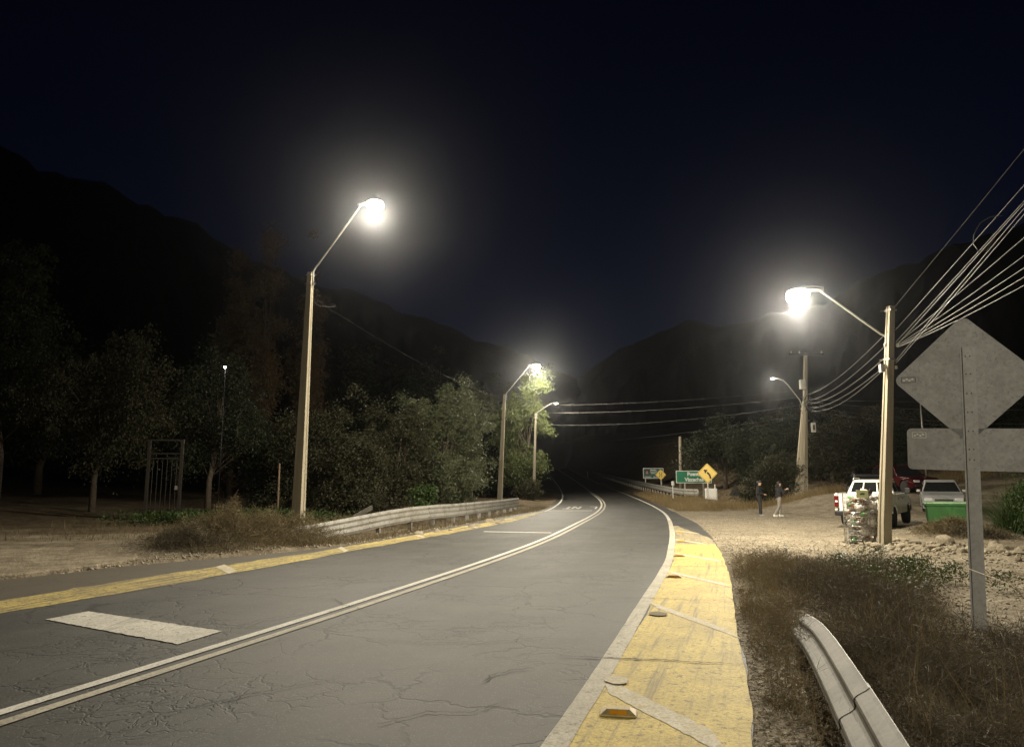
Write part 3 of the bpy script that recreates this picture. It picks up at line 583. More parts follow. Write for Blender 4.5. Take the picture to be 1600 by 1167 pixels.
def luminaire(root, p, d, lit, small=False, power=1.0):
    # head at p, pointing along horizontal unit d
    s = 0.55 if small else 1.3; d = Vector(d).normalized(); side = Vector((-d.y, d.x, 0)); head = []
    for (u, w, top, bot) in ((-0.42,0.05,0.05,-0.04),(-0.30,0.09,0.07,-0.03),(-0.05,0.15,0.09,-0.02),(0.18,0.155,0.085,-0.02),(0.32,0.11,0.05,-0.02),(0.38,0.04,0.015,-0.02)):
        q = []
        for k in range(12):
            t = 2 * math.pi * k / 12; zz = math.sin(t); zz = zz * top if zz > 0 else -zz * bot
            q.append(Vector(p) + d * (u * s) + side * (math.cos(t) * w * s) + Vector((0, 0, zz * s)))
        head.append(q)
    hd = MB().loft(head).build('lamp_head', 'housing', root, True)
    bowl = []; tip = Vector((d.x, d.y, 0)) * 0.17 + Vector((0, 0, -0.985))
    for (r, z) in ((0.90, -0.01), (1.0, 0.05), (0.99, 0.14), (0.84, 0.215), (0.58, 0.265), (0.16, 0.29)):
        bowl.append([Vector(p) + d * (0.12 + math.cos(2*math.pi*k/20) * 0.25 * r) * s + side * (math.sin(2*math.pi*k/20) * 0.19 * r * s) + tip * (z * s * (1.0 if lit == 'full' else 0.35)) for k in range(20)])
    MB().loft(bowl).build('lamp_glass', {'full': 'lens', 'dim': 'lens_dim', 'off': 'lens_off'}[lit], hd, True)
    if lit != 'off':
        L = bpy.data.lights.new('lamp_light', 'POINT'); L.energy = LAMP_W * (1.0 if lit == 'full' else 0.10) * power; L.color = LAMP_COL; L.shadow_soft_size = 0.10
        # road-lighting optics: less light to the house side behind the pole, more at flat angles along the road
        L.use_nodes = True; n = L.node_tree.nodes; l = L.node_tree.links; em = n['Emission']; tc = n.new('ShaderNodeTexCoord'); sp = n.new('ShaderNodeSeparateXYZ'); l.new(tc.outputs['Normal'], sp.inputs[0])
        m1 = n.new('ShaderNodeMapRange'); m1.interpolation_type = 'SMOOTHSTEP'; m1.inputs[1].default_value = -1.0; m1.inputs[2].default_value = 0.25; m1.inputs[3].default_value = 0.06; m1.inputs[4].default_value = 1.0; l.new(sp.outputs[0], m1.inputs[0])
        m2 = n.new('ShaderNodeMapRange'); m2.interpolation_type = 'SMOOTHSTEP'; m2.inputs[1].default_value = -0.9; m2.inputs[2].default_value = -0.4; m2.inputs[3].default_value = 0.75; m2.inputs[4].default_value = 1.6; l.new(sp.outputs[2], m2.inputs[0])
        m3 = n.new('ShaderNodeMapRange'); m3.interpolation_type = 'SMOOTHSTEP'; m3.inputs[1].default_value = -0.25; m3.inputs[2].default_value = 0.15; m3.inputs[3].default_value = 1.0; m3.inputs[4].default_value = 0.25; l.new(sp.outputs[2], m3.inputs[0])
        l.new(mathn(n, l, 'MULTIPLY', mathn(n, l, 'MULTIPLY', m1.outputs[0], m2.outputs[0]), m3.outputs[0]), em.inputs['Strength'])
        lo = bpy.data.objects.new('lamp_light', L); COL.objects.link(lo); lo.parent = root; lo.location = Vector(p) + d * 0.14 * s + Vector((0, 0, -0.40 * s)); lo.rotation_euler = (0, 0, math.atan2(d.y, d.x))
    return hd
def street_lamp(label, base, h, w0, w1, lean, arm, lit, rot, pole_mat='pole', arm_r=0.035, arm_drop=0.5, arm_top=0.05, power=1.0):
    # arm: vector from the pole top to the lamp head
    t = thing('street_lamp', label, 'street lamp', base, 0, 'street lamps along the road')
    ipole(h, w0, w1, lean, rot).build('pole', pole_mat, t)
    top = Vector((lean[0] * h, lean[1] * h, h)); arm = Vector(arm); hd = Vector((arm.x, arm.y, 0)).normalized(); st = top - hd * 0 + hd * (w1 + 0.03) + Vector((0, 0, -arm_drop))
    st2 = st + Vector((0, 0, arm_drop + arm_top)); end = top + arm; e1 = st2.lerp(end - hd * 0.40, 0.10) ; lastp = end - hd * 0.40
    pts = [st, st + (st2 - st) * 0.6, st2 + Vector((0,0,-0.02)), st2.lerp(e1, 0.5) + Vector((0,0,0.03)), e1, e1.lerp(lastp, 0.5), e1.lerp(lastp, 0.86), lastp + Vector((0,0,0.0)), end - hd * 0.30]
    MB().tube(pts, arm_r, 8).build('arm', 'arm', t, True)
    for zz in (-0.12, -arm_drop + 0.06):
        c = top + Vector((lean[0], lean[1], 1)) * zz; b_ = MB().box(c, (2*w1+0.03, 2*w1*0.72+0.10, 0.05), Matrix.Rotation(rot, 3, 'Z')).build('clamp_band', 'galv', t)
        MB().tube([c + hd*(w1+0.0), c + hd*(w1+0.16)], 0.012, 6).build('bolt', 'galv', b_)
    luminaire(t, end, hd, lit, small=(lit == 'dim'), power=power)
    return t, top
lamp1, _ = street_lamp('lit street lamp on the tall near pole beside the left guardrail end', (-7.85, 27.6, g(-7.85,27.6) - 0.05), 9.55, 0.205, 0.10, (0.010, 0.0, 0), (2.43, -0.9, 2.45), 'full', R(-22))
lamp2, _ = street_lamp('lit street lamp on the pole behind the left guardrail, near bright foliage', (-1.0, 60.8, g(-1.0,60.8)), 8.6, 0.19, 0.10, (0.045, 0.0, 0), (2.45, -0.8, 2.35), 'full', R(-15))
lamp3, _ = street_lamp('small dim street lamp farthest down the road on the left', (1.82, 63.0, g(1.82,63.0)), 7.3, 0.125, 0.07, (0.03, 0.0, 0), (1.65, -0.6, 0.80), 'dim', R(-10), 'pole_old', 0.02)
lampR, _ = street_lamp('lit street lamp on the right roadside pole carrying many cables', (10.18, 20.7, g(10.18,20.7) - 0.05), 6.75, 0.15, 0.095, (0.10, 0.0, 0), (-2.15, 0.75, 0.66), 'full', R(20), 'pole', 0.03, 1.6, -0.95)
lampB, topB = street_lamp('street lamp on the right roadside behind the viewer', (0.3, -15.0, g(0.3,-15)), 8.8, 0.18, 0.10, (0.0, 0.0, 0), (-2.3, 0.75, 1.0), 'full', R(20), 'pole', 0.03, 1.1, power=0.5)
for (z, dx) in ((5.55, 0.17), (4.92, 0.15)):      # insulators and fittings on the cable pole
    for k in (-1, 1):
        MB().lathe([(0.02,0),(0.045,0.02),(0.03,0.05),(0.045,0.08),(0.02,0.10)], 10, (0.10*z + k*dx, -0.12, z)).build('insulator', 'porcelain', lampR, True)
MB().box((0.10*4.95 - 0.22, -0.06, 4.95), (0.13, 0.12, 0.22)).build('junction_box', 'boxgrey', lampR)

# ------------------------------------------------------------------ utility pole with props, cross-arm and a dark lamp
ub = (18.75, 48.0, g(18.75, 48.0)); uh = 9.35
up_ = thing('utility_pole', 'tall concrete utility pole with leaning prop poles and small dim lamp behind the people', 'utility pole', ub)
ipole(uh, 0.16, 0.095, (0.062, 0, 0), R(12)).build('pole', 'pole', up_)
for k, (bx_, ty) in enumerate(((-0.62, -0.16), (-0.36, -0.24))):
    mb = MB(); secs = []
    for t in (0, 0.33, 0.66, 1.0):
        x = bx_ + (0.24 - bx_) * t; z = -0.2 + 6.4 * t; w_ = 0.15 - 0.055 * t; secs.append([(x-w_, ty-w_*.7, z), (x+w_, ty-w_*.7, z), (x+w_, ty+w_*.7, z), (x-w_, ty+w_*.7, z)])
    mb.loft(secs).build('prop_pole', 'pole', up_)
ux = lambda z: 0.062 * z
MB().box((ux(9.25), -0.16, 9.25), (2.3, 0.10, 0.12)).build('cross_arm', 'black', up_)
for k in (-1.0, -0.45, 1.0): MB().lathe([(0.02,0),(0.06,0.03),(0.035,0.08),(0.055,0.13),(0.02,0.16)], 10, (ux(9.25)+k, -0.16, 9.31)).build('insulator', 'porcelain', up_, True)
bevel(MB().box((ux(7.3)-0.28, -0.25, 7.25), (0.36, 0.28, 0.62)).build('equipment_box', 'boxgrey', up_), 0.03)
bevel(MB().box((ux(4.4)+0.46, -0.2, 4.45), (0.26, 0.22, 0.62)).build('meter_box', 'boxgrey', up_), 0.02)
MB().box((ux(4.4)+0.46, -0.3135, 4.45), (0.14, 0.006, 0.34)).build('box_panel', 'card_dark', up_)
for z in (3.2, 4.9, 5.7, 6.1): MB().box((ux(z), 0, z), (0.40, 0.32, 0.05), Matrix.Rotation(R(12), 3, 'Z')).build('clamp_band', 'galv', up_)
for k in range(6): MB().tube([(ux(6)+random.uniform(-.35,.3), -0.3, 5.2+random.uniform(0,.5)), (ux(6)+random.uniform(-.6,.1), -0.35, 5.6+random.uniform(-.2,.5)), (ux(6)+random.uniform(-.3,.4), -0.28, 6.2+random.uniform(0,.6))], 0.018, 6).build('cable_loop', 'cable', up_, True)
pa = [Vector((ux(6)-0.16,-0.15,5.5)), Vector((-0.05,-0.2,6.25)), Vector((-0.9,-0.6,7.15)), Vector((-1.25,-0.75,7.45)), Vector((-1.6,-0.85,7.55)), Vector((-1.75,-0.9,7.55))]
MB().tube(pa, 0.035, 8).build('lamp_arm', 'arm', up_, True)
luminaire(up_, (-1.95,-0.96,7.55), (-0.95,-0.3,0), 'dim', small=True, power=1.8)

# other bare posts
def wood_post(label, x, y, h, r, lean=(0, 0), mat='wood', cat='post', grp=None):
    o = MB().tube([(0,0,-0.3),(lean[0]*h*.5,lean[1]*h*.5,h*.5),(lean[0]*h,lean[1]*h,h)], [r*1.15, r, r*.8], 10).build('wooden_post', mat, None, True, (x, y, g(x, y))); return tag(o, label, cat, grp)
wood_post('thick weathered wooden post rising behind the green bridge sign', 15.15, 67.0, 5.0, 0.16, (0.012, 0), 'pole_old')
wood_post('thin dark post between the wooden post and the yellow arrow sign', 16.4, 64.0, 3.0, 0.06, (0.02, 0))
wood_post('thin grey fence post at the left of the tall near lamp pole', -10.3, 33.0, 2.3, 0.045)
wood_post('slim pale post standing in the scrub left of the second lamp pole', -2.6, 48.5, 2.6, 0.05, (0.02, 0), 'pole_old')
wood_post('thin steel mast poking above the back of the rectangular sign plate', 27.2, 49.0, 5.4, 0.05, (0, 0), 'arm')
MBd = MB().tube([(0,0,-0.2),(0.02,0,1.5)], [0.06,0.055], 8).tube([(0.02,0,1.5),(0.02,0,1.53)],0.03,8).build('delineator_post', 'sign_white', None, True, (15.2,150,g(15.2,150))); tag(MBd, 'tiny pale delineator post at the far bend of the road', 'post')

# ------------------------------------------------------------------ overhead cables
def cable(label, a, b_, sag, r, mat='cable', n=26, grp='overhead cables'):
    a, b_ = Vector(a), Vector(b_); pts = []
    for k in range(n + 1):
        t = k / n; p = a.lerp(b_, t); p.z -= sag * 4 * t * (1 - t); pts.append(p)
    return tag(MB().tube(pts, r * 0.6, 6).build('overhead_cable', mat, None, True), label, 'cable', grp)
PR = lambda z, dx=0.0: (10.18 + 0.10*z + dx, 20.62, z)
PB = lambda z, dx=0.0: (0.3 + dx, -15.0, z)
UP = lambda z, dx=0.0: (18.75 + 0.062*z + dx, 47.8, ub[2] + z)
lb = 'cable from right lamp pole towards the viewer over the signs, '
cable('thin service wire rising from the very top of the right lamp pole', PR(6.65,0.1), (7.4,-8,13.8), 0.25, 0.007)
for i, (z0, dx0, z1, dx1, sag, r, mt, tx) in enumerate((
    (5.95,.12,7.7,.12,.10,.008,'cable','top one'), (5.60,.14,7.8,.12,.12,.008,'cable','second'), (5.50,.16,7.9,.12,.10,.009,'alu_wire','third, bright'),
    (5.05,.14,8.55,.12,.05,.009,'alu_wire','middle pair, upper'), (4.98,.15,8.45,.12,.06,.009,'alu_wire','middle pair, lower'),
    (5.55,.17,6.5,.12,.32,.007,'cable','first sagging'), (5.5,.17,6.1,.12,.50,.007,'cable','faint sagging'), (5.48,.18,5.8,.12,.62,.008,'alu_wire','upper of low three'), (5.45,.18,5.5,.12,.68,.008,'alu_wire','middle of low three'), (5.45,.18,5.35,.12,.80,.008,'cable','lowest'))):
    cable(lb + tx, PR(z0, dx0), PB(z1, dx1), sag, r, mt, 40)
lp = MB().tube([(8.45,12.2,6.22),(8.3,12.3,6.24),(8.15,12.35,6.15),(8.05,12.4,5.95),(8.03,12.4,5.78),(8.09,12.35,5.62),(8.18,12.3,5.64),(8.30,12.2,5.86)], 0.008, 6).build('cable_loop', 'cable', None, True); tag(lp, 'spare loop of cable hanging from the bundle at the upper right edge', 'cable')
for i, (z0, z1, dx, sag, r, mt, tx) in enumerate(((5.9,6.6,.1,.30,.014,'cable','uppermost'), (5.55,6.2,.12,.32,.014,'cable','second from top'), (5.2,6.0,.12,.34,.016,'alu_wire','third from top'), (4.95,5.75,.13,.36,.014,'cable','fourth from top'), (4.9,5.6,.14,.5,.014,'cable','lowest, most sagging'))):
    cable('cable between the right lamp pole and the utility pole, ' + tx, PR(z0, -0.1), UP(z1, dx), sag, r, mt)
for i, (z0, b_, sag, tx, mt) in enumerate(((6.9,(-6,74,9.6),.6,'uppermost','cable'), (6.45,(-6,74,9.0),.75,'second from top','alu_wire'), (5.95,(2.1,63,6.5),.5,'third from top','alu_wire'), (5.3,(3.2,110,7.5),.7,'fourth, very faint','cable'), (5.2,(9,120,6.5),.8,'lowest, very faint','cable'))):
    cable('cable crossing the road from the utility pole to the left trees, ' + tx, UP(z0, -0.15), b_, sag, 0.016 if mt == 'alu_wire' else 0.012, mt)
for i, (z0, b_, sag, tx) in enumerate(((6.3,(46,40,8.2),.9,'uppermost'), (6.1,(46,40,7.4),1.1,'second'), (5.8,(46,42,6.4),1.3,'third'), (5.5,(46,42,5.4),1.0,'lowest'))):
    cable('cable from the utility pole off to the right behind the diamond sign, ' + tx, UP(z0, 0.2), b_, sag, 0.016, 'alu_wire')
cable('thin wire between the tall near lamp pole and the second lamp pole', (-7.62, 27.6, 8.65), (-0.6, 60.8, g(-1,60.8)+8.25), 0.5, 0.007, 'cable')
tag(MB().tube([(-7.55,27.5,8.5),(-7.35,27.4,8.28),(-7.0,27.6,8.3),(-6.85,28.0,8.42)], 0.009, 6).build('cable_tail', 'cable', None, True), 'short drooping tail of wire at the tall near lamp pole', 'cable')

# ------------------------------------------------------------------ guardrails
def wprofile(waves, H):
    # cross section (outward, z): corrugated sheet
    n = waves * 8; P = []
    for k in range(n + 1):
        t = k / n; P.append((0.04 * (0.5 - 0.5 * math.cos(2 * math.pi * waves * t)) , H * t))
    return P
def guardrail(label, path, side, H, waves, mat, seg_len, post_every, post_drop, name='guardrail', tilt=0.0):
    # path: (x, y, z of the top edge)
    P = [Vector(p) for p in path]; S = [0]
    for a, b_ in zip(P[:-1], P[1:]): S.append(S[-1] + (b_ - a).length)
    def at(s):
        s = min(max(s, 0), S[-1]); i = max(k for k in range(len(S) - 1) if S[k] <= s + 1e-9); t = (s - S[i]) / (S[i+1] - S[i]); return P[i].lerp(P[i+1], t), (P[i+1] - P[i]).normalized()
    base = at(0)[0]; base = Vector((base.x, base.y, g(base.x, base.y)))
    t = thing(name, label, 'guardrail', base); prof = wprofile(waves, H); s = 0; k = 0
    while s < S[-1] - 0.2:
        e = min(s + seg_len, S[-1]); n = max(2, int((e - s) / 0.5)); secs = []
        ov = 0.0 if k % 2 == 0 else 0.007
        for j in range(n + 1):
            ss = s - (0.12 if j == 0 and s > 0 else 0) + (e - s) * j / n; p, d = at(ss); nr = Vector((d.y, -d.x, 0)).normalized() * side
            ring = [p + nr * (o + ov + (H - z) * tilt) + Vector((0, 0, (z - H) * (1 - tilt * 0.4))) - base for o, z in prof] + [p + nr * (o + ov - 0.005 + (H - z) * tilt) + Vector((0, 0, (z - H) * (1 - tilt * 0.4))) - base for o, z in reversed(prof)]
            secs.append(ring)
        bm_ = normals(MB().loft(secs).build('beam_panel', mat, t))
        for wv in range(waves):
            p, d = at(e - 0.1); nr = Vector((d.y, -d.x, 0)).normalized() * side
            c = p + nr * (0.046 + ov) + Vector((0, 0, H * (wv + 0.5) / waves - H)) - base
            if S[-1] - e > 0.3: MB().tube([c, c + nr * 0.014], 0.016, 6).build('bolt', 'galv_dusty', bm_)
        s = e; k += 1
    s = 0.6
    while s < S[-1]:
        p, d = at(s); nr = Vector((d.y, -d.x, 0)).normalized() * side; c = p - nr * 0.13; gg = g(c.x, c.y)
        if p.z - gg > 0.25:
            rot = Matrix.Rotation(math.atan2(d.y, d.x), 3, 'Z'); hh = p.z - gg + 0.35
            pm = MB()
            for (ox, oy, dx, dy) in ((0,0,0.006,0.13),(0.03,0.065,0.06,0.006),(0.03,-0.065,0.06,0.006)): pm.box(Vector((c.x, c.y, p.z - hh/2 - 0.02 - 0.25 * tilt)) - base + rot @ Vector((ox, oy, 0)), (dx, dy, hh), rot)
            if not tilt: pm.box(Vector((c.x, c.y, p.z - H/2)) + nr * 0.0835 - base, (0.08, 0.075, H * 0.8), rot); pm.build('post', mat, t)
        s += post_every
    return t, at, base
railL, atL, bL = guardrail('long grey three-wave guardrail curving along the left road edge', [(-6.35,20.2,0.42),(-5.6,21.5,0.50),(-4.78,23.0,0.64),(-4.1,24.5,0.76),(-3.45,26.0,0.83),(-2.85,28,0.84),(-2.2,30,0.83),(-1.65,32.5,0.82),(-1.05,35.2,0.81),(-0.4,39,0.78),(0.1,42,0.77),(0.38,44.2,0.75)], 1, 0.50, 3, 'galv', 4.0, 2.0, 0.3)
br = MB().box((-4.75,23.9,0.72), (1.0,0.05,0.14), Matrix.Rotation(R(64),3,'Z') @ Matrix.Rotation(R(-17),3,'Y')).build('broken_rail_piece', 'galv_dusty'); tag(br, 'broken strip of steel rail sticking up behind the left guardrail', 'rail piece')
railF, _, _ = guardrail('far guardrail with flared end beside the green bridge sign', [(14.15,57.2,1.12),(13.85,60,1.12),(13.8,64,1.18),(13.95,68,1.28),(14.35,75,1.42),(14.85,84,1.62),(15.4,96,1.90),(16.1,112,2.35),(16.7,130,2.9),(17.2,160,3.9)], -1, 0.50, 2, 'galv', 4.0, 2.0, 0.3)
fe = MB(); fe.loft([[Vector((14.15,57.2,0)) + Vector((0.05*math.cos(a)*k+0.02*k, -0.12*k, 0.86 + 0.27*math.sin(a)*(1-0.12*k))) - Vector(railF.location) for a in [2*math.pi*j/12 for j in range(12)]] for k in (0,1,2)]); fe.build('flared_end', 'galv', railF, True)
railN, _, _ = guardrail('near dusty guardrail half buried in dry weeds below the diamond sign', [(0.95,0.8,0.53),(1.80,3.6,0.53),(2.2,4.9,0.51),(2.59,6.18,0.47),(2.9,7.2,0.40),(3.3,8.6,0.24)], -1, 0.32, 2, 'galv_dusty', 4.0, 3.2, 0.3, tilt=0.55)

# ------------------------------------------------------------------ signs
def rot_face(yaw):      # local: x right, y away from the reader, z up ; yaw turns about z
    return yaw
def rdiamond(hd, r=0.06, n=5):
    # rounded diamond outline, half diagonal hd, in (x, z)
    out = []
    for k in range(4):
        c = (math.cos(math.pi/2*k) * (hd - r*math.sqrt(2)), math.sin(math.pi/2*k) * (hd - r*math.sqrt(2)))
        for j in range(n):
            a = math.pi/2*k - math.pi/4 + math.pi/2*j/(n-1); out.append((c[0] + r*math.cos(a), c[1] + r*math.sin(a)))
    return out
def rrect(w, h, r=0.05, n=4):
    out = []
    for k, (sx, sz) in enumerate(((1,-1),(1,1),(-1,1),(-1,-1))):
        for j in range(n):
            a = -math.pi/2 + math.pi/2*k + math.pi/2*j/(n-1); out.append((sx*(w/2-r) + r*math.cos(a), sz*(h/2-r) + r*math.sin(a)))
    return out
def plate(poly, y, th, zc, name, mat, parent, xc=0): return MB().prism([(x + xc, z + zc) for x, z in poly], y, y + th).build(name, mat, parent)
def chan_post(h, w=0.10, d=0.05, y=0.0, name='post', mat='galv', parent=None, x=0, holes=0, open_side=-1):
    mb = MB(); t_ = 0.006
    mb.box((x, y, h/2 - 0.2), (w, t_, h + 0.4)); mb.box((x - w/2 + t_/2, y - open_side*d/2, h/2 - 0.2), (t_, d, h + 0.4)); mb.box((x + w/2 - t_/2, y - open_side*d/2, h/2 - 0.2), (t_, d, h + 0.4))
    mb.box((x - w/2 - 0.012, y - open_side*d, h/2 - 0.2), (0.03, t_, h + 0.4)); mb.box((x + w/2 + 0.012, y - open_side*d, h/2 - 0.2), (0.03, t_, h + 0.4))
    return mb.build(name, mat, parent)
# big diamond sign and plate seen from behind (reader side is +y, its back faces us)
sg = thing('road_sign', 'large diamond sign above a rectangular plate, both seen from the back', 'road sign', (5.24, 8.67, g(5.24, 8.67)), R(-31)); sg.rotation_mode = 'XYZ'; sg.rotation_euler = (0, R(2.2), R(-31)); zb = sg.location.z
plate(rdiamond(0.765, 0.085), 0.045, 0.004, 2.90 - zb, 'sign_plate', 'signback', sg)
sp2 = plate(rrect(1.26, 0.49, 0.05), 0.045, 0.004, 2.07 - zb, 'sign_plate', 'signback', sg)
chan_post(3.28 - zb, 0.10, 0.045, -0.008, 'post', 'galv_post', sg, 0.03, open_side=-1)
for z in (3.16, 2.95, 2.72, 2.50, 2.28, 2.07, 1.95):
    for x in (0.008, 0.052): MB().tube([(x, -0.0115, z - zb), (x, -0.019, z - zb)], 0.0075, 8).build('bolt', 'ink', sg)
for (x, z, w, h) in ((-0.595, 2.905, 0.15, 0.062), (-0.50, 2.235, 0.145, 0.065)):
    st = MB().box((x, 0.0435, z - zb), (w, 0.003, h)).build('sticker', 'signback', sg)
    fr = MB()
    for (cx_, cz_, a, b_) in ((x, z+h/2, w, .006),(x, z-h/2, w, .006),(x-w/2, z, .006, h),(x+w/2, z, .006, h)): fr.box((cx_, 0.041, cz_ - zb), (a, 0.003, b_))
    fr.build('sticker_frame', 'ink' if z > 2.5 else 'sign_white', st)
    pr_ = MB()
    for k in range(4): pr_.box((x - w*0.32 + k*w*0.2, 0.041, z - zb + (0.008 if k % 2 else -0.006)), (w*0.15, 0.003, h*0.28))
    pr_.build('sticker_print', 'sign_white', st)
# green bridge sign
gs = thing('road_sign', 'green rectangular bridge name sign with white lettering', 'road sign', (14.62, 60.0, g(14.62, 60)), R(4)); gb = gs.location.z
gp = plate(rrect(2.95, 1.0, 0.06), 0, 0.01, 2.06 - gb, 'sign_plate', 'sign_green', gs)
fr = MB()
for (cx_, cz_, a, b_) in ((0,.47,2.9,.05),(0,-.47,2.9,.05),(-1.43,0,.05,.9),(1.43,0,.05,.9)): fr.box((cx_, -0.004, 2.06 - gb + cz_), (a, 0.006, b_))
fr.build('border', 'sign_white', gp)
def put_text(s, size, x, y, z, parent, mat='sign_white', bold=0.02, name='lettering'):
    me = text_mesh(s, size, bold); o = obj(name, me, mat, parent); o.rotation_euler = (R(90), 0, 0); o.location = (x, y, z); return o
put_text('Puente', 0.40, 0.02, -0.006, 2.28 - gb, gp); put_text('Vizcachas', 0.40, 0.02, -0.006, 1.84 - gb, gp)
for x in (-0.75, 0.78): MB().box((x, 0.06, (2.4-gb)/2 - 0.2), (0.10, 0.08, 2.4 - gb + 0.4)).build('post', 'arm', gs)
# arrow warning sign
def diamond_sign(label, x, y, zc, hd, yaw, lean=0.0):
    t = thing('road_sign', label, 'road sign', (x, y, g(x, y)), yaw); b_ = t.location.z
    p = plate(rdiamond(hd, 0.07), 0, 0.006, zc - b_, 'sign_plate', 'sign_yellow', t); q = rdiamond(hd * 0.93, 0.06); r_ = rdiamond(hd * 0.895, 0.055)
    mb = MB(); n_ = len(q); mb.add([(x_, -0.003, z_ + zc - b_) for x_, z_ in q] + [(x_, -0.003, z_ + zc - b_) for x_, z_ in r_], [(i, (i+1) % n_, n_ + (i+1) % n_, n_ + i) for i in range(n_)]); mb.build('border', 'ink', p)
    MB().box((lean * (zc-b_) * 0, 0.045, (zc - b_ + hd*0.5)/2 - 0.2), (0.08, 0.06, zc - b_ + hd*0.5 + 0.4)).build('post', 'arm', t)
    return t, p, zc - b_
ds, dp, dz = diamond_sign('yellow diamond sign with a black arrow curving left', 13.62, 52.0, 2.26, 0.70, R(-6))
def flatpoly(poly, y, name, mat, parent):
    mb = MB(); n_ = len(poly); mb.add([(x, y, z) for x, z in poly] + [(x, y + 0.003, z) for x, z in poly], [tuple(range(n_)), tuple(range(2*n_-1, n_-1, -1))] + [(i, (i+1) % n_, n_+(i+1) % n_, n_+i) for i in range(n_)]); return mb.build(name, mat, parent)
ar = []
for k in range(9): a = R(0 + 62 * k / 8); ar.append((-0.24 + 0.48 * math.cos(a) , -0.36 + 0.54 * math.sin(a)))
ai = []
for k in range(9): a = R(0 + 62 * k / 8); ai.append((-0.24 + 0.36 * math.cos(a), -0.36 + 0.41 * math.sin(a)))
mb = MB(); mb.add([(x + 0.02, -0.007, z + dz) for x, z in ar] + [(x + 0.02, -0.007, z + dz) for x, z in ai], [(i, i+1, 9+i+1, 9+i) for i in range(8)])
mb.add([(-0.27+0.02, -0.0075, 0.27+dz), (0.03, -0.0075, 0.235+dz), (-0.15, -0.0075, -0.03+dz)], [(0, 1, 2)]); mb.build('arrow', 'ink', dp)
d2, dp2, dz2 = diamond_sign('small distant yellow diamond sign with two black narrowing bars', 16.75, 84.0, 2.45, 0.62, R(-4))
for s_ in (-1, 1):
    flatpoly([(s_*0.09+x*s_, z + dz2) for x, z in ((0,-.27),(.06,-.27),(.06,-.12),(.0,.0),(.06,.12),(.06,.27),(0,.27),(0,.13),(-.05,.0),(0,-.13))], -0.008, 'narrow_bar', 'ink', dp2)
# small heritage sign behind it
hs = thing('road_sign', 'distant dark green information sign with pinkish emblem, left of the bridge sign', 'road sign', (16.2, 85.5, g(16.2, 85.5)), R(-3)); hb = hs.location.z
hp = plate(rrect(2.35, 1.2, 0.06), 0, 0.01, 2.62 - hb, 'sign_plate', 'sign_dkgreen', hs); fr = MB()
for (cx_, cz_, a, b_) in ((0,.56,2.3,.05),(0,-.56,2.3,.05),(-1.13,0,.05,1.1),(1.13,0,.05,1.1)): fr.box((cx_, -0.004, 2.62 - hb + cz_), (a, 0.006, b_))
fr.build('border', 'sign_white', hp)
MB().box((-0.72, -0.004, 2.74 - hb), (0.52, 0.006, 0.58)).build('emblem_panel', 'ink', hp); flatpoly([(-0.72 + x, 2.72 - hb + z) for x, z in ((-.16,-.18),(.16,-.18),(.14,.02),(.02,.2),(-.02,.2),(-.14,.02))], -0.012, 'emblem', 'sign_pink', hp)
for (x, z, w_) in ((0.0,2.98,0.66),(0.05,2.80,0.76),(0.0,2.62,0.5),(-0.62,2.22,0.75),(0.3,2.22,0.6)):
    mb = MB(); q = x - w_/2
    while q < x + w_/2: l_ = random.uniform(0.05,0.10); mb.box((q + l_/2, -0.004, z - hb), (l_, 0.006, 0.075)); q += l_ + 0.035
    mb.build('text_line', 'sign_white', hp)
for x in (-0.9, 0.9): MB().box((x, 0.05, (2.4-hb)/2 - 0.2), (0.09, 0.07, 2.4 - hb + 0.4)).build('post', 'arm', hs)
# yield sign seen from behind, low in the dip
ys_ = thing('road_sign', 'grey triangular sign back standing low in the dark dip', 'road sign', (15.0, 50.2, -0.2), R(-10))
plate([(-0.42,-0.30),(-0.36,-0.36),(0.36,-0.36),(0.42,-0.30),(0.05,0.40),(-0.05,0.40)], 0, 0.006, 1.30, 'sign_plate', 'rustgate', ys_); MB().box((0, 0.04, 0.0), (0.06, 0.05, 3.2)).build('post', 'wood', ys_)
# white block and thin white stake
wb_ = bevel(MB().box((0, 0, 0.36), (0.78, 0.45, 0.9)).build('white_marker_block', 'sign_white', None, False, (14.25, 53.6, g(14.25,53.6) + 0.02)), 0.03); tag(wb_, 'white rectangular block on the ground behind the arrow sign', 'block')
tag(MB().tube([(0,0,-0.3),(0.03,0,1.45)], 0.035, 8).build('white_stake', 'sign_white', None, True, (14.68, 54.2, g(14.68,54.2) - 0.1)), 'thin white stake beside the white block', 'stake')
tag(bevel(MB().box((0, 0, 0), (0.22, 0.06, 0.34)).tube([(0,0.05,-1.4),(0,0.05,0.1)], 0.03, 6).build('small_marker', 'sign_white', None, False, (13.0, 60.4, 1.55)), 0.01), 'small white marker plate at the left edge of the green sign', 'marker')
nb = MB().box((0,0,0), (0.52,0.02,0.62)).build('notice_board', 'boxgrey', None, False, (-5.7, 44.2, 1.92)); tag(nb, 'small pale notice board hung in the dark shrubs', 'notice board')
flatpoly([(x, z) for x, z in ((-.14,-.05),(-.14,.14),(-.04,.14),(-.04,.02),(.04,.02),(.04,.18),(.16,.18),(.16,-.05))], -0.016, 'print', 'ink', nb)
MB().tube([(0,0.05,-2.0),(0,0.05,0.2)], 0.035, 6).build('post', 'wood', nb)
yl = thing('hillside_lamp', 'single tiny white light of a distant hillside lamp, brought forward on an added mast', 'lamp', (-13.45, 34.3, g(-13.45,34.3)))  # far hillside light brought in front of the trees; mast added to carry it
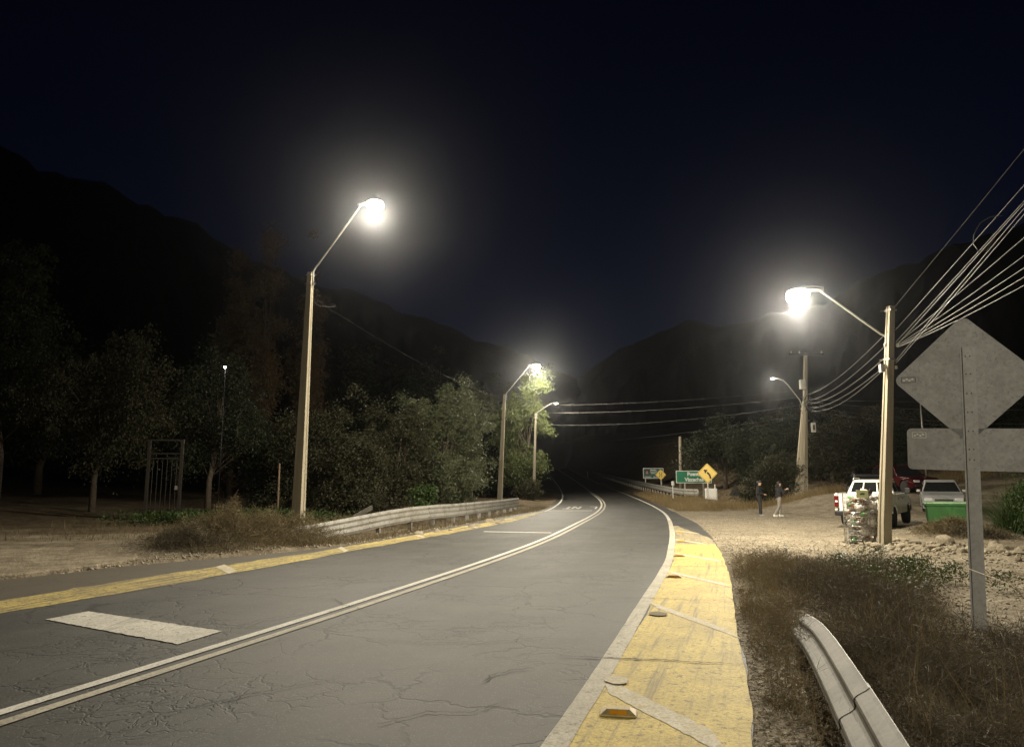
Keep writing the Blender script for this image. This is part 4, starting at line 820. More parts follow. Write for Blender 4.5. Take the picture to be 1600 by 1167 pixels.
MB().tube([(0,0,-.2),(0,0,6.75)], [.03,.016], 6).build('mast', 'black', yl, True); MB().lathe([(.02,.06),(.09,.03),(.10,0),(.02,-.005)], 10, (0,-.05,6.86)).build('lamp_hood', 'black', yl, True); MB().ell((0,-.06,6.83), (.055,.055,.05), 10, 8).build('lamp_glass', 'far_lamp', yl, True)

# ------------------------------------------------------------------ iron gate at the left
gt = thing('iron_gate', 'tall narrow iron gate frame with vertical bars under the trees', 'gate', (-14.45, 31.0, g(-14.45,31.0)), R(6))
for x in (-0.66, 0.66): MB().box((x, 0, 1.55), (0.11, 0.11, 3.4)).build('post', 'rustgate', gt)
for z, w_ in ((3.22, 0.07), (2.66, 0.05), (2.46, 0.05), (0.08, 0.05)): MB().box((0, 0, z), (1.22, 0.05, w_)).build('rail', 'rustgate', gt)
for k in range(6): MB().tube([(-0.48 + k*0.19, 0, 0.1), (-0.48 + k*0.19, 0, 2.46)], 0.014, 6).build('bar', 'rustgate', gt)
MB().box((0.52, -0.05, 1.25), (0.10, 0.06, 0.16)).build('lock', 'galv', gt)

# ------------------------------------------------------------------ vehicles (local: +y forward, x to the driver's right)
def shell(profile, wfn, inset=0.05, slices=(-1, -0.97, -0.88, 0.88, 0.97, 1)):
    # profile: closed (y, z) outline; wfn(y, z) half width
    cy_ = sum(p[0] for p in profile) / len(profile); cz_ = sum(p[1] for p in profile) / len(profile); secs = []
    for s in slices:
        k = {1: inset, 0.97: inset * 0.3}.get(abs(s), 0); q = []
        for (y, z) in profile:
            d = Vector((cy_ - y, cz_ - z)); d.normalize(); q.append((s * wfn(y, z), y + d.x * k, z + d.y * k))
        secs.append(q)
    return MB().loft(secs)
def wheel(root, x, y, r, w):
    s = 1 if x > 0 else -1
    t = MB().lathe([(r*.62, -w/2), (r*.9, -w/2), (r, -w*.32), (r, w*.32), (r*.9, w/2), (r*.62, w/2)], 20, (x, y, r), 'x').build('wheel', 'rubber', root, True)
    MB().lathe([(r*.60, w*.30*s), (r*.58, w*.40*s), (r*.22, w*.34*s), (r*.16, w*.44*s), (0.01, w*.45*s)], 16, (x, y, r), 'x').build('rim', 'rim', t, True)
    for k in range(6):
        a = 2*math.pi*k/6; MB().box((x + s*w*.41, y + math.cos(a)*r*.36, r + math.sin(a)*r*.36), (0.012, r*.34, r*.11), Matrix.Rotation(a, 3, 'X')).build('spoke', 'rim', t)
def quadp(name, pts, mat, parent, th=0.006):
    P = [Vector(p) for p in pts]; n_ = (P[1]-P[0]).cross(P[2]-P[0]).normalized() * th; k = len(P)
    return MB().add(P + [p - n_ for p in P], [tuple(range(k)), tuple(range(2*k-1, k-1, -1))] + [(i, k+i, k+(i+1) % k, (i+1) % k) for i in range(k)]).build(name, mat, parent)
def passenger_car(label, loc, heading, paint_, L, Wd, H, hood, roof0, roof1, tail, name='parked_car', suv=False):
    t = thing(name, label, 'car', loc, -heading, 'cars parked in the yard'); hw = Wd/2; r = 0.35 if suv else 0.31; belt = H * 0.60; sill = 0.28 if suv else 0.2
    yf, yb = L/2, -L/2; af, ab_ = yf - 0.85, yb + 0.80
    prof = [(yb+.05, sill+.12), (yb, sill+.35), (yb+.02, belt-.22), (yb+.10, belt-.02), (tail, belt+.02), (hood, belt+.02), (hood+.25, belt-.03), (yf-.35, belt-.12), (yf-.08, belt-.26), (yf, belt-.42), (yf-.02, sill+.18), (yf-.15, sill)]
    lower = [(af+r+.07, sill)] + [(af + (r+.07)*math.cos(a), max(sill, r + (r+.07)*math.sin(a))) for a in [R(20+140*k/6) for k in range(7)]] + [(af-r-.07, sill), (ab_+r+.07, sill)] + [(ab_ + (r+.07)*math.cos(a), max(sill, r + (r+.07)*math.sin(a))) for a in [R(20+140*k/6) for k in range(7)]] + [(ab_-r-.07, sill)]
    wf = lambda y, z: hw * (1 - 0.10 * max(0, (abs(y) - L*0.30) / (L*0.20))**2) * (1 - 0.05 * max(0, (z - belt*0.7)))
    body = MB(); P = prof + lower; secs = []
    for s, k in ((-1, 0.0), (-0.97, 0), (-0.6, 0), (0.6, 0), (0.97, 0), (1, 0.0)):
        secs.append([(s * wf(y, z) * (1.0 if abs(s) < 1 else 1.0), y, z - (0.03 if abs(s) == 1 and z > belt - 0.05 else 0)) for y, z in P])
    bd = bevel(MB().loft(secs).build('body', paint_, t), 0.03, 2, 0.5)
    for p_ in bd.data.polygons: p_.use_smooth = False
    # underside darkness: real floor pan
    MB().box((0, 0, sill + 0.03), (Wd*0.86, L*0.9, 0.04)).build('floor_pan', 'black', t)
    cab = [(hood - .02, belt - .02), (roof0, H - .06), (roof0 - .25, H), (roof1 + .25, H), (roof1, H - .05), (tail + .02, belt - .02)]
    wc = lambda y, z: (hw - 0.05) - 0.20 * max(0, (z - belt)) / (H - belt)
    cb = bevel(shell(cab, wc, 0.03).build('cabin', paint_, t), 0.03, 2, 0.5)
    e = 0.012
    def ws(y, z): return wc(y, z) + e
    zt, zb_ = H - 0.12, belt + 0.03
    fr = lambda z: hood - .02 + (roof0 - hood + .02) * (z - belt + .02) / (H - .06 - belt + .02)
    rr = lambda z: tail + .02 + (roof1 - tail - .02) * (z - belt + .02) / (H - .05 - belt + .02)
    quadp('windscreen', [(-wc(0,zb_)*.93, fr(zb_)+e, zb_), (wc(0,zb_)*.93, fr(zb_)+e, zb_), (wc(0,zt)*.90, fr(zt)+e, zt), (-wc(0,zt)*.90, fr(zt)+e, zt)], 'glass', t)
    quadp('rear_window', [(wc(0,zb_)*.9, rr(zb_)-e, zb_), (-wc(0,zb_)*.9, rr(zb_)-e, zb_), (-wc(0,zt)*.86, rr(zt)-e, zt), (wc(0,zt)*.86, rr(zt)-e, zt)], 'glass', t)
    mid_ = (roof0 + roof1) / 2 + 0.1
    for s in (-1, 1):
        for (a0, a1, b0, b1) in ((fr(zb_)-.12, mid_+.05, fr(zt)-.10, mid_+.05), (mid_-.05, rr(zb_)+.15, mid_-.05, rr(zt)+.12)):
            quadp('side_window', [(s*ws(0,zb_), a0, zb_), (s*ws(0,zb_), a1, zb_), (s*ws(0,zt), b1, zt), (s*ws(0,zt), b0, zt)], 'glass', t)
        bevel(MB().box((s*(hw+.08), hood-.35, belt+.07), (.16,.10,.12)).build('mirror', paint_, t), .02)
        bevel(MB().box((s*(hw*.70), yf-.055, belt-.30), (.34,.10,.13)).build('headlight', 'lamp_clear', t), .02)
        bevel(MB().box((s*(hw*.80), yb+.045, belt-.14), (.26,.08,.17)).build('tail_light', 'tail_red', t), .02)
        for a in (af, ab_): wheel(t, s*(hw-.11), a, r, 0.21)
        MB().box((s*(hw-.003), mid_-.25, belt-.14), (.03,.16,.03)).build('door_handle', 'chrome', t)
        if suv: MB().tube([(s*(wc(0,H)-.02), roof0-.3, H-.02), (s*(wc(0,H)-.02), roof0-.4, H+.05), (s*(wc(0,H)-.02), roof1+.4, H+.05), (s*(wc(0,H)-.02), roof1+.3, H-.02)], .018, 6).build('roof_rail', 'chrome', t, True)
    bevel(MB().box((0, yf-.035, belt-.36), (Wd*.42,.09,.14)).build('grille', 'black', t), .01)
    bevel(MB().box((0, yf-.03, sill+.14), (Wd*.86,.14,.14)).build('bumper', 'black', t), .03)
    bevel(MB().box((0, yb+.03, sill+.22), (Wd*.86,.14,.16)).build('bumper', 'black', t), .03)
    MB().box((0, yf+.045, sill+.16), (.36,.01,.11)).build('number_plate', 'plate', t); MB().box((0, yb-.045, sill+.25), (.36,.01,.11)).build('number_plate', 'plate', t)
    return t
passenger_car('dark red sport utility car parked up the slope behind the right lamp pole', (23.0, 43.9, g(23.0,43.9)), R(174), 'car_red', 4.35, 1.8, 1.62, 0.75, 0.15, -1.85, -2.02, suv=True)
passenger_car('silver car behind the green dumpster, facing the road', (20.5, 35.8, g(20.5,35.8)), R(207), 'car_silver', 4.2, 1.74, 1.46, 0.78, 0.05, -1.35, -1.75)
passenger_car('dark car with only its roof showing behind the white pickup', (18.25, 38.6, g(18.25,38.6) - 0.1), R(20), 'car_dark', 4.4, 1.78, 1.62, 0.75, 0.15, -1.85, -2.02, suv=True)

def pickup(loc, heading):
    t = thing('pickup_truck', 'white double cab pickup truck parked with its tailgate towards the road', 'pickup truck', loc, -heading); hw = 0.90; r = 0.375; sill = 0.46
    yb, yf = 0.0, 5.2; ab_, af = 1.15, 4.25; belt = 1.18
    def arch(a): return [(a + (r+.09)*math.cos(q), max(sill, r + (r+.09)*math.sin(q))) for q in [R(165-150*k/7) for k in range(8)]]
    # front body and bed sides share one outline; bed is hollow
    nose = [(1.62, sill)] + [(af-r-.09, sill)] + arch(af) + [(yf-.12, sill+.05), (yf, sill+.2), (yf, 0.86), (yf-.10, 0.98), (yf-.35, 1.04), (3.75, belt+.02), (1.62, belt)]
    wf = lambda y, z: hw * (1 - 0.09 * max(0, (y - 4.1) / 1.1)**2)
    bevel(shell(nose, wf, 0.03).build('body', 'car_white', t), 0.025, 2, 0.5)
    for s in (-1, 1):
        P = [(yb+.03, sill+.14), (ab_-r-.09, sill+.10)] + arch(ab_) + [(1.60, sill), (1.60, belt), (yb+.02, belt)]
        secs = [[(s*x, y, z) for y, z in P] for x in (hw-.10, hw-.02, hw)]
        bevel(MB().loft(secs).build('bed_side', 'car_white', t), 0.015, 2, 0.5)
        MB().tube([(s*(hw-.06), yb+.05, belt+.012), (s*(hw-.06), 1.58, belt+.012)], 0.028, 6).build('bed_rail', 'car_white', t)
        bevel(MB().box((s*(hw-.075), yb-.012, 0.92), (.145,.07,.40)).build('tail_light', 'tail_red', t), .015)
        MB().box((s*(hw-.075), yb-.052, 0.92), (.08,.012,.06)).build('tail_light_lens', 'sign_white', t)
        for a in (ab_, af): wheel(t, s*(hw-.13), a, r, 0.25)
        bevel(MB().box((s*(hw+.12), 3.35, belt+.10), (.20,.12,.22)).build('mirror', 'black', t), .03)
        bevel(MB().box((s*0.66, yf-.02, 0.84), (.38,.12,.18)).build('headlight', 'lamp_clear', t), .02)
        MB().tube([(s*.60, 1.9, 1.70), (s*.60, 2.0, 1.76), (s*.60, 2.9, 1.76), (s*.60, 3.0, 1.70)], 0.018, 6).build('roof_rack_foot', 'car_white', t, True)
    MB().box((0, 0.80, 0.62), (1.62, 1.6, 0.06)).build('bed_floor', 'black', t)
    tg = bevel(MB().box((0, yb+.03, 0.87), (1.50, .07, .62)).build('tailgate', 'car_white', t), .02)
    bevel(MB().box((0, yb-.008, 0.85), (1.30, .012, .40)).build('tailgate_panel', 'car_white', tg), .005)
    MB().box((0.06, yb-.018, 1.06), (.20,.02,.05)).build('tailgate_handle', 'black', tg)
    mk = MB()
    for k in range(5): mk.box((0.40 + k*0.055, yb-.0165, 1.0), (.04,.006,.045))
    mk.build('tailgate_lettering', 'ink', tg)
    bevel(MB().box((0, yb-.10, 0.50), (1.76, .18, .17)).build('bumper', 'black', t), .03); MB().box((0, yb-.195, 0.52), (.36,.01,.12)).build('number_plate', 'plate', t)
    bevel(MB().box((0, yf+.02, 0.58), (1.70, .16, .22)).build('bumper', 'black', t), .03); bevel(MB().box((0, yf-.01, 0.84), (.86,.10,.20)).build('grille', 'chrome', t), .02)
    MB().box((0, 2.7, sill-.02), (1.3, 4.8, .10)).build('chassis', 'black', t); MB().tube([(-.75, ab_, r), (.75, ab_, r)], 0.06, 8).build('axle', 'black', t, True)
    cab = [(1.66, belt-.02), (1.72, 1.34), (1.92, 1.66), (2.10, 1.70), (2.75, 1.71), (3.05, 1.66), (3.80, belt-.02)]; H = 1.71
    wc = lambda y, z: (hw - 0.09) - 0.20 * max(0, (z - belt)) / (H - belt)
    bevel(shell(cab, wc, 0.03).build('cabin', 'car_white', t), 0.03, 2, 0.5); e = 0.012; zb_, zt = 1.245, 1.60
    rr = lambda z: 1.66 + .06*(z-belt)/.16 if z < 1.34 else 1.72 + .20*(z-1.34)/.32
    for (x0, x1) in ((-0.66, -0.28), (-0.23, 0.23), (0.28, 0.66)):
        k = 0.86; quadp('rear_window', [(x1, rr(zb_)-e, zb_), (x0, rr(zb_)-e, zb_), (x0*k, rr(zt)-e, zt), (x1*k, rr(zt)-e, zt)], 'glass', t)
    fr = lambda z: 3.80 - .75*(z-belt+.02)/.50
    quadp('windscreen', [(-.74, fr(zb_)+e, zb_), (.74, fr(zb_)+e, zb_), (.62, fr(zt)+e, zt), (-.62, fr(zt)+e, zt)], 'glass', t)
    for s in (-1, 1):
        for (a0, a1, b0, b1) in ((3.60, 2.72, 3.00, 2.72), (2.62, 1.86, 2.62, 2.02)):
            quadp('side_window', [(s*(wc(0,zb_)+e), a0, zb_), (s*(wc(0,zb_)+e), a1, zb_), (s*(wc(0,zt)+e), b1, zt), (s*(wc(0,zt)+e), b0, zt)], 'glass', t)
        for yy in (2.85, 1.95): MB().box((s*(hw+.004), yy, 1.0), (.03,.16,.035)).build('door_handle', 'black', t)
    return t
pickup((12.48, 26.8, g(12.9,28)), R(36))

# ------------------------------------------------------------------ green dumpster
db = thing('dumpster', 'open-topped green plastic dumpster with pale lid rim', 'dumpster', (16.62, 28.5, g(16.62,28.5)), R(-24)); db.scale = (.82, .85, .88)
def rc(w, d, z, r=0.06): return [(sx*(w-r) + r*math.cos(a), sy*(d-r) + r*math.sin(a), z) for (sx, sy, a0) in ((1,1,0),(-1,1,90),(-1,-1,180),(1,-1,270)) for a in (R(a0), R(a0+45), R(a0+90))]
MB().loft([rc(.92,.50,.12), rc(.95,.52,.3), rc(1.0,.57,.86), rc(1.0,.57,.90)]).build('body', 'bin', db)
MB().loft([rc(1.04,.61,.86), rc(1.05,.62,.93), rc(1.02,.60,.96)]).build('rim', 'bin', db)
bevel(MB().loft([rc(1.06,.62,.962), rc(1.03,.60,1.0), rc(.9,.45,1.03)]).build('lid', 'bin_lid', db), 0.01)
for x in (-.55, 0, .55): MB().box((x, -.52, .58), (.06, .05, .5), Matrix.Rotation(R(9), 3, 'X')).build('rib', 'bin', db)
for x in (-.7, .7):
    for y in (-.3, .3): MB().lathe([(.02,-.03),(.08,-.03),(.08,.03),(.02,.03)], 12, (x, y, .08), 'x').build('caster', 'rubber', db)
for s in (-1, 1): MB().tube([(s*1.0, -.1, .75), (s*1.12, 0, .75), (s*1.0, .1, .75)], .02, 6).build('handle', 'galv', db, True)

# ------------------------------------------------------------------ wire cage of plastic bottles
cx0, cy0 = 9.98, 21.45; cz0 = g(cx0, cy0); CR, CH = 0.47, 1.40
cg = thing('bottle_cage', 'round wire mesh cage crammed with plastic bottles beside the right lamp pole', 'cage', (cx0, cy0, cz0))
mb = MB()
for k in range(24):
    a = 2*math.pi*k/24; mb.tube([(CR*math.cos(a), CR*math.sin(a), 0), (CR*math.cos(a+.03), CR*math.sin(a+.03), CH)], .0045, 4, False)
for k in range(12):
    z = CH*k/11; n_ = 24; mb.tube([(CR*math.cos(2*math.pi*j/n_), CR*math.sin(2*math.pi*j/n_), z) for j in range(n_+1)], .0045, 4, False)
mb.build('wire_mesh', 'wire_mesh', cg)
for k in range(3): a = 2*math.pi*k/3 + .5; MB().tube([(CR*1.02*math.cos(a), CR*1.02*math.sin(a), -.05), (CR*1.02*math.cos(a), CR*1.02*math.sin(a), CH+.05)], .014, 6).build('upright', 'wire_mesh', cg)
pl = thing('placard', 'pale green placard with a dark green print, fixed on the bottle cage', 'placard', (cx0 - 0.20, cy0 - 0.53, cz0 + 1.40), R(-22))
pp = bevel(MB().box((0,0,0), (.30,.012,.21)).build('board', 'placard', pl), .003); flatpoly([(-.07,-.01),(-.04,.02),(0,.035),(.05,.03),(.08,.01),(.05,-.01),(.06,-.03),(0,-.022),(-.04,-.03)], -.0105, 'print', 'print_green', pp)
MB().tube([(0,.012,-.35),(0,.012,.08)], .008, 6).build('stem', 'wire_mesh', pl)
pm_ = {}
for key, mt in (('clear', 'pet'), ('green', 'pet_green'), ('brown', 'pet_brown')):
    b_ = MB().lathe([(.012,0),(.046,.004),(.05,.03),(.047,.09),(.05,.15),(.048,.20),(.035,.245),(.016,.275),(.014,.30)], 10).build('x', mt); pm_[key] = b_.data; bpy.data.objects.remove(b_)
cm_ = MB().lathe([(.017,.296),(.017,.318),(.003,.32)], 8).build('x', 'cap'); capm = cm_.data; bpy.data.objects.remove(cm_)
rb = random.Random(3); lab = {'clear': 'clear plastic bottle squeezed inside the wire cage', 'green': 'green plastic bottle squeezed inside the wire cage', 'brown': 'brown plastic bottle squeezed inside the wire cage'}
for k in range(170):
    key = rb.choices(('clear','green','brown'), (12, 1.0, 1.6))[0]; a = rb.uniform(math.pi*0.85, math.pi*2.0); rr_ = CR * rb.uniform(.60, .80); z = rb.uniform(.10, CH - .12)
    o = bpy.data.objects.new('plastic_bottle', pm_[key]); COL.objects.link(o); s_ = rb.uniform(.8, 1.15); o.scale = (s_*rb.uniform(.75,1.1), s_*rb.uniform(.75,1.1), s_)
    M3 = Matrix.Rotation(a + math.pi/2 + rb.uniform(-.3,.3), 3, 'Z') @ Matrix.Rotation(rb.choice((1,-1)) * rb.uniform(.7, 2.2), 3, 'Y'); o.rotation_euler = M3.to_euler()
    ax_ = M3 @ Vector((0,0,.15)); o.location = Vector((cx0 + rr_*math.cos(a), cy0 + rr_*math.sin(a), cz0 + z)) - ax_; tag(o, lab[key], 'bottle', key + ' bottles in the cage')
    c = bpy.data.objects.new('cap', capm); COL.objects.link(c); c.parent = o
bx1 = MB().box((0,0,0), (.22,.20,.26), Matrix.Rotation(R(28),3,'Y') @ Matrix.Rotation(R(30),3,'Z')).build('carton', 'card', None, False, (cx0+.06, cy0-.10, cz0+CH-.02)); tag(bevel(bx1, .004), 'tilted grey carton on top of the caged bottles', 'carton')
flp = MB().box((.13,-.09,.06), (.16,.012,.20), Matrix.Rotation(R(28),3,'Y') @ Matrix.Rotation(R(30),3,'Z')).build('flap', 'card_dark', bx1)
for k, (a, z, s_) in enumerate(((4.2,1.02,.17),(4.9,.62,.2),(3.7,.75,.15),(5.3,1.08,.16),(4.5,.35,.17))):
    o = MB().ell((0,0,0), (s_,s_*.8,s_*.85), 14, 10).build('plastic_bag', 'bag', None, True, (cx0+CR*.60*math.cos(a), cy0+CR*.60*math.sin(a), cz0+z))
    for v in o.data.vertices: n_ = v.co.copy(); v.co *= 1 + .16*math.sin(n_.x*60+k)*math.sin(n_.z*47) + .1*math.sin(n_.y*85+k*2)
    tag(o, ('crumpled whitish bag high in the cage at its front', 'largest crumpled whitish bag at mid height in the cage', 'crumpled whitish bag at the left side of the cage', 'crumpled whitish bag near the lamp pole at the cage top', 'lowest crumpled whitish bag near the cage bottom')[k], 'bag', 'bags in the cage')

# ------------------------------------------------------------------ people
def remesh(o, vox, sm=6):
    m = o.modifiers.new('r', 'REMESH'); m.mode = 'VOXEL'; m.voxel_size = vox; m.use_smooth_shade = True
    s = o.modifiers.new('s', 'SMOOTH'); s.factor = 0.5; s.iterations = sm; return o
def limb(mb, pts, rad): 
    mb.tube(pts, rad, 12)
    for p, r in zip(pts, rad): mb.ell(p, (r, r, r), 12, 8)
def person(label, loc, rz, J, cloth_top, cloth_leg, shoe, hood=False):
    t = thing('person', label, 'person', loc, rz); V_ = lambda k: Vector(J[k])
    b_ = MB()                                               # the body, one skin: head, neck, trunk, arms with hands, legs with feet
    h = V_('head'); b_.ell(h, (.095,.078,.118), 16, 12); b_.ell(h + Vector((.022,0,-.065)), (.068,.058,.062), 12, 8); b_.ell(h + Vector((.098,0,-.012)), (.020,.013,.022), 8, 6)
    b_.ell(h + Vector((.072,0,.022)), (.022,.052,.014), 8, 6); b_.ell(h + Vector((.082,0,-.062)), (.016,.026,.009), 8, 6)
    for s in (-1, 1): b_.ell(h + Vector((-.008, s*.078, -.01)), (.018,.012,.032), 8, 6)
    ck = V_('chest'); pv = V_('pelvis'); limb(b_, [h + Vector((-.015,0,-.08)), ck + Vector((-.01,0,.20))], [.052,.060])
    b_.ell(ck, (.105,.165,.20), 14, 10); b_.ell(pv, (.105,.145,.14), 14, 10); limb(b_, [ck, pv], [.105,.115])
    for s, k in ((1,'l'), (-1,'r')):
        limb(b_, [V_('sh'+k), V_('el'+k), V_('wr'+k)], [.050,.041,.028]); limb(b_, [V_('hip'+k), V_('kn'+k), V_('an'+k)], [.082,.056,.040])
        w_ = V_('wr'+k); d = (w_ - V_('el'+k)).normalized(); sd = Vector((0,1,0)); 
        if abs(d.y) > .8: sd = Vector((1,0,0))
        nn = d.cross(sd).normalized(); sd = nn.cross(d).normalized(); pc = w_ + d*.055; b_.ell(pc, (.034,.034,.034), 10, 8); b_.ell(pc + d*.025, (.03,.03,.03), 10, 8)
        for q, ln in zip((-.030,-.010,.010,.030), (.060,.075,.070,.055)):
            p0 = pc + d*.035 + sd*q; p1 = p0 + d*ln*.55 + nn*.010; b_.tube([p0, p1, p1 + d*ln*.3 + nn*.028], [.0095,.009,.0075], 6)
        p0 = pc - sd*.028*s; b_.tube([p0, p0 - sd*.026*s + d*.03, p0 - sd*.030*s + d*.06 + nn*.012], [.012,.011,.009], 6)
        a = V_('an'+k); b_.ell(a + Vector((.06,0,-.045)), (.12,.042,.035), 10, 8)
    bo = remesh(b_.build('body', 'skin', t, True), .011, 2)
    j_ = MB(); j_.ell(ck + Vector((0,0,.03)), (.140,.195,.215), 14, 10); j_.ell(pv + Vector((0,0,.06)), (.145,.185,.16), 14, 10); limb(j_, [ck + Vector((0,0,.02)), pv + Vector((0,0,.02))], [.138,.145]); limb(j_, [ck + Vector((-.02,0,.19)), ck + Vector((-.02,0,.22))], [.078,.068])
    for k in 'lr':
        e, w_ = V_('el'+k), V_('wr'+k); limb(j_, [V_('sh'+k), e, e.lerp(w_, .93)], [.082,.066,.050])
    if hood: j_.ell(ck + Vector((-.10,0,.22)), (.07,.11,.07), 10, 8)
    remesh(j_.build('jacket', cloth_top, t, True), .016, 4)
    l_ = MB(); l_.ell(pv + Vector((0,0,-.02)), (.128,.165,.14), 14, 10)
    for k in 'lr': an, kn = V_('an'+k), V_('kn'+k); limb(l_, [V_('hip'+k), kn, kn.lerp(an, .94)], [.103,.078,.064])
    remesh(l_.build('trousers', cloth_leg, t, True), .016, 4)
    for k in 'lr':
        a = V_('an'+k); s_ = MB(); s_.ell(a + Vector((.055,0,-.045)), (.128,.048,.046), 12, 8); s_.ell(a + Vector((-.01,0,-.015)), (.066,.055,.06), 10, 8); s_.box(a + Vector((.05,0,-.085)), (.20,.075,.02)); remesh(s_.build('shoe', shoe, t, True), .010, 2)
    hr = MB(); hr.ell(h + Vector((-.018,0,.035)), (.100,.089,.105), 14, 10); hr.ell(h + Vector((-.055,0,-.03)), (.062,.082,.085), 12, 8); hr.ell(h + Vector((.05,0,.085)), (.05,.07,.032), 10, 6); remesh(hr.build('hair', 'hair', t, True), .012, 2)
    for s in (-1, 1): MB().ell(h + Vector((.088, s*.032, .008)), (.008,.012,.007), 8, 6).build('eye', 'ink', t, True)
    return t
JA = dict(head=(.03,0,1.62), chest=(0,0,1.27), pelvis=(-.01,0,.94), shl=(.0,.19,1.42), ell=(.0,.25,1.14), wrl=(.22,.14,1.06), shr=(.0,-.19,1.42), elr=(-.02,-.25,1.13), wrr=(.22,-.12,1.08), hipl=(0,.09,.92), knl=(.03,.11,.50), anl=(.0,.12,.09), hipr=(0,-.09,.92), knr=(.06,-.11,.50), anr=(.07,-.13,.09))
person('person standing in black jacket and dark trousers, hands together at the waist', (12.40, 37.6, g(12.4,37.6)), R(-25), JA, 'cloth_black', 'cloth_dark', 'shoe_grey')
JB = dict(head=(.06,0,1.58), chest=(.02,0,1.24), pelvis=(-.02,0,.92), shl=(.03,.18,1.39), ell=(.16,.22,1.13), wrl=(.38,.09,1.27), shr=(.03,-.18,1.39), elr=(.16,-.22,1.13), wrr=(.38,-.09,1.27), hipl=(-.01,.09,.90), knl=(.12,.10,.50), anl=(.10,.10,.09), hipr=(-.01,-.09,.90), knr=(-.05,-.10,.49), anr=(-.30,-.11,.10))
pb = (12.98, 36.5, g(12.98,36.5))
person('person in black hooded top and grey jeans walking, holding up a phone', pb, R(8), JB, 'cloth_black', 'jeans', 'shoe_white', True)
ph = bevel(MB().box((0,0,0), (.012,.15,.075)).build('phone', 'phone', None, False, (pb[0]+.50*math.cos(R(8)), pb[1]+.50*math.sin(R(8)), pb[2]+1.33)), .004); ph.rotation_euler = (0, R(-15), R(8)); tag(ph, 'phone held up in both hands of the walking person', 'phone')
MB().box((-.0075,0,0), (.002,.135,.066)).build('screen', 'glass', ph)

# ------------------------------------------------------------------ stones
rockm = []
for k in range(6):
    bm = bmesh.new(); bmesh.ops.create_icosphere(bm, subdivisions=2, radius=1)
    rs = random.Random(k)
    pl_ = [(Vector((rs.gauss(0,1), rs.gauss(0,1), rs.gauss(0,1))).normalized(), rs.uniform(.55,.85)) for _ in range(9)]
    for v in bm.verts:
        for (n_, d) in pl_:
            q = v.co.dot(n_)
            if q > d: v.co -= n_ * (q - d) * .9
        v.co += Vector((rs.gauss(0,.02), rs.gauss(0,.02), rs.gauss(0,.02)))
    me = bpy.data.meshes.new('stone'); bm.to_mesh(me); bm.free(); me.materials.append(M['rock']); rockm.append(me)
rk = random.Random(11)
def stone(x, y, s, label, grp, dz=0.0):
    o = bpy.data.objects.new('stone', rk.choice(rockm)); COL.objects.link(o); o.location = (x, y, g(x, y) + s*.18 + dz); o.scale = (s*rk.uniform(.8,1.35), s*rk.uniform(.7,1.1), s*rk.uniform(.45,.8)); o.rotation_euler = (rk.uniform(-.3,.3), rk.uniform(-.3,.3), rk.uniform(0,6.28)); return tag(o, label, 'stone', grp)
for k in range(150):
    t = rk.random(); x = 9.9 + 0.9*math.sin(t*2.2) + rk.gauss(0,.25); y = 20.6 - 7.2*t + rk.gauss(0,.35)
    if t > .45: x += (t-.45)*2.2*rk.random()
    stone(x, y, rk.choice((.05,.06,.08,.10,.13,.17)) * rk.uniform(.8,1.2), 'rough stone in the row of rubble by the right lamp pole', 'rubble row at the yard edge')
for k in range(46):
    stone(rk.uniform(10.6,14.5), rk.uniform(14.0,19.5), rk.choice((.07,.12,.18,.26)), 'rough stone scattered on the ground right of the diamond sign post', 'stones right of the sign post')
for k in range(9):
    stone(-2.9 + .29*k*1.1 + rk.gauss(0,.2), 24.2 + k*1.05, rk.uniform(.12,.26), 'pale stone at the foot of the left guardrail', 'stones under the left guardrail')
stone(12.2, 21.3, .27, 'large pale boulder between the right lamp pole and the dumpster', None)
stone(11.2, 21.0, .20, 'medium boulder at the foot of the right lamp pole', None)
def gravel(name, n, fx, label, smin, smax, mat='gravel'):
    c = np.array([fx() for _ in range(n)]); z = gz(c[:,0], c[:,1]); s = rng.uniform(smin, smax, n) * rng.uniform(.5,1.3,n)
    base = np.array([[1,0,0],[-.5,.87,0],[-.5,-.87,0],[.3,.2,.75],[-.2,-.3,-.4]]); a = rng.uniform(0,6.28,n); P = np.zeros((n,5,3)); jit = rng.uniform(.7,1.3,(n,5,3)); b3 = base[None]*jit
    P[:,:,0] = (b3[:,:,0]*np.cos(a)[:,None] - b3[:,:,1]*np.sin(a)[:,None])*s[:,None] + c[:,0:1]; P[:,:,1] = (b3[:,:,0]*np.sin(a)[:,None] + b3[:,:,1]*np.cos(a)[:,None])*s[:,None] + c[:,1:2]; P[:,:,2] = b3[:,:,2]*s[:,None] + (z + s*.15)[:,None]
    F = np.array([[0,1,3],[1,2,3],[2,0,3],[1,0,4],[2,1,4],[0,2,4]]); F = (F[None] + (np.arange(n)*5)[:,None,None]).reshape(-1,3)
    o = obj(name, fastmesh(name, P.reshape(-1,3), F), mat); tag(o, label, 'gravel', kind='stuff')
def fyard():
    y = 4.5 + 40*rng.random()**1.5; return (float(XOR(y)) + .1 + abs(rng.normal(0, 4.5)), y)
def fleft():
    y = 14 + 34*rng.random()**1.3; return (float(XOL(y)) - abs(rng.normal(0,.7)) + .1, y)
def fnear():
    y = rng.uniform(3,20); return (float(XOR(y)) + rng.normal(.10,.17), y)
gravel('gravel', 22000, fyard, 'loose gravel over the dirt yard on the right', .007, .032)
gravel('gravel', 2600, fleft, 'loose gravel and litter along the left road edge', .012, .045)
def frub():
    t = rng.random(); return (9.9 + .9*math.sin(t*2.2) + rng.normal(.6,.8) + (t > .4)*(t-.4)*2.5*rng.random(), 21.0 - 7.4*t + rng.normal(0,.7))
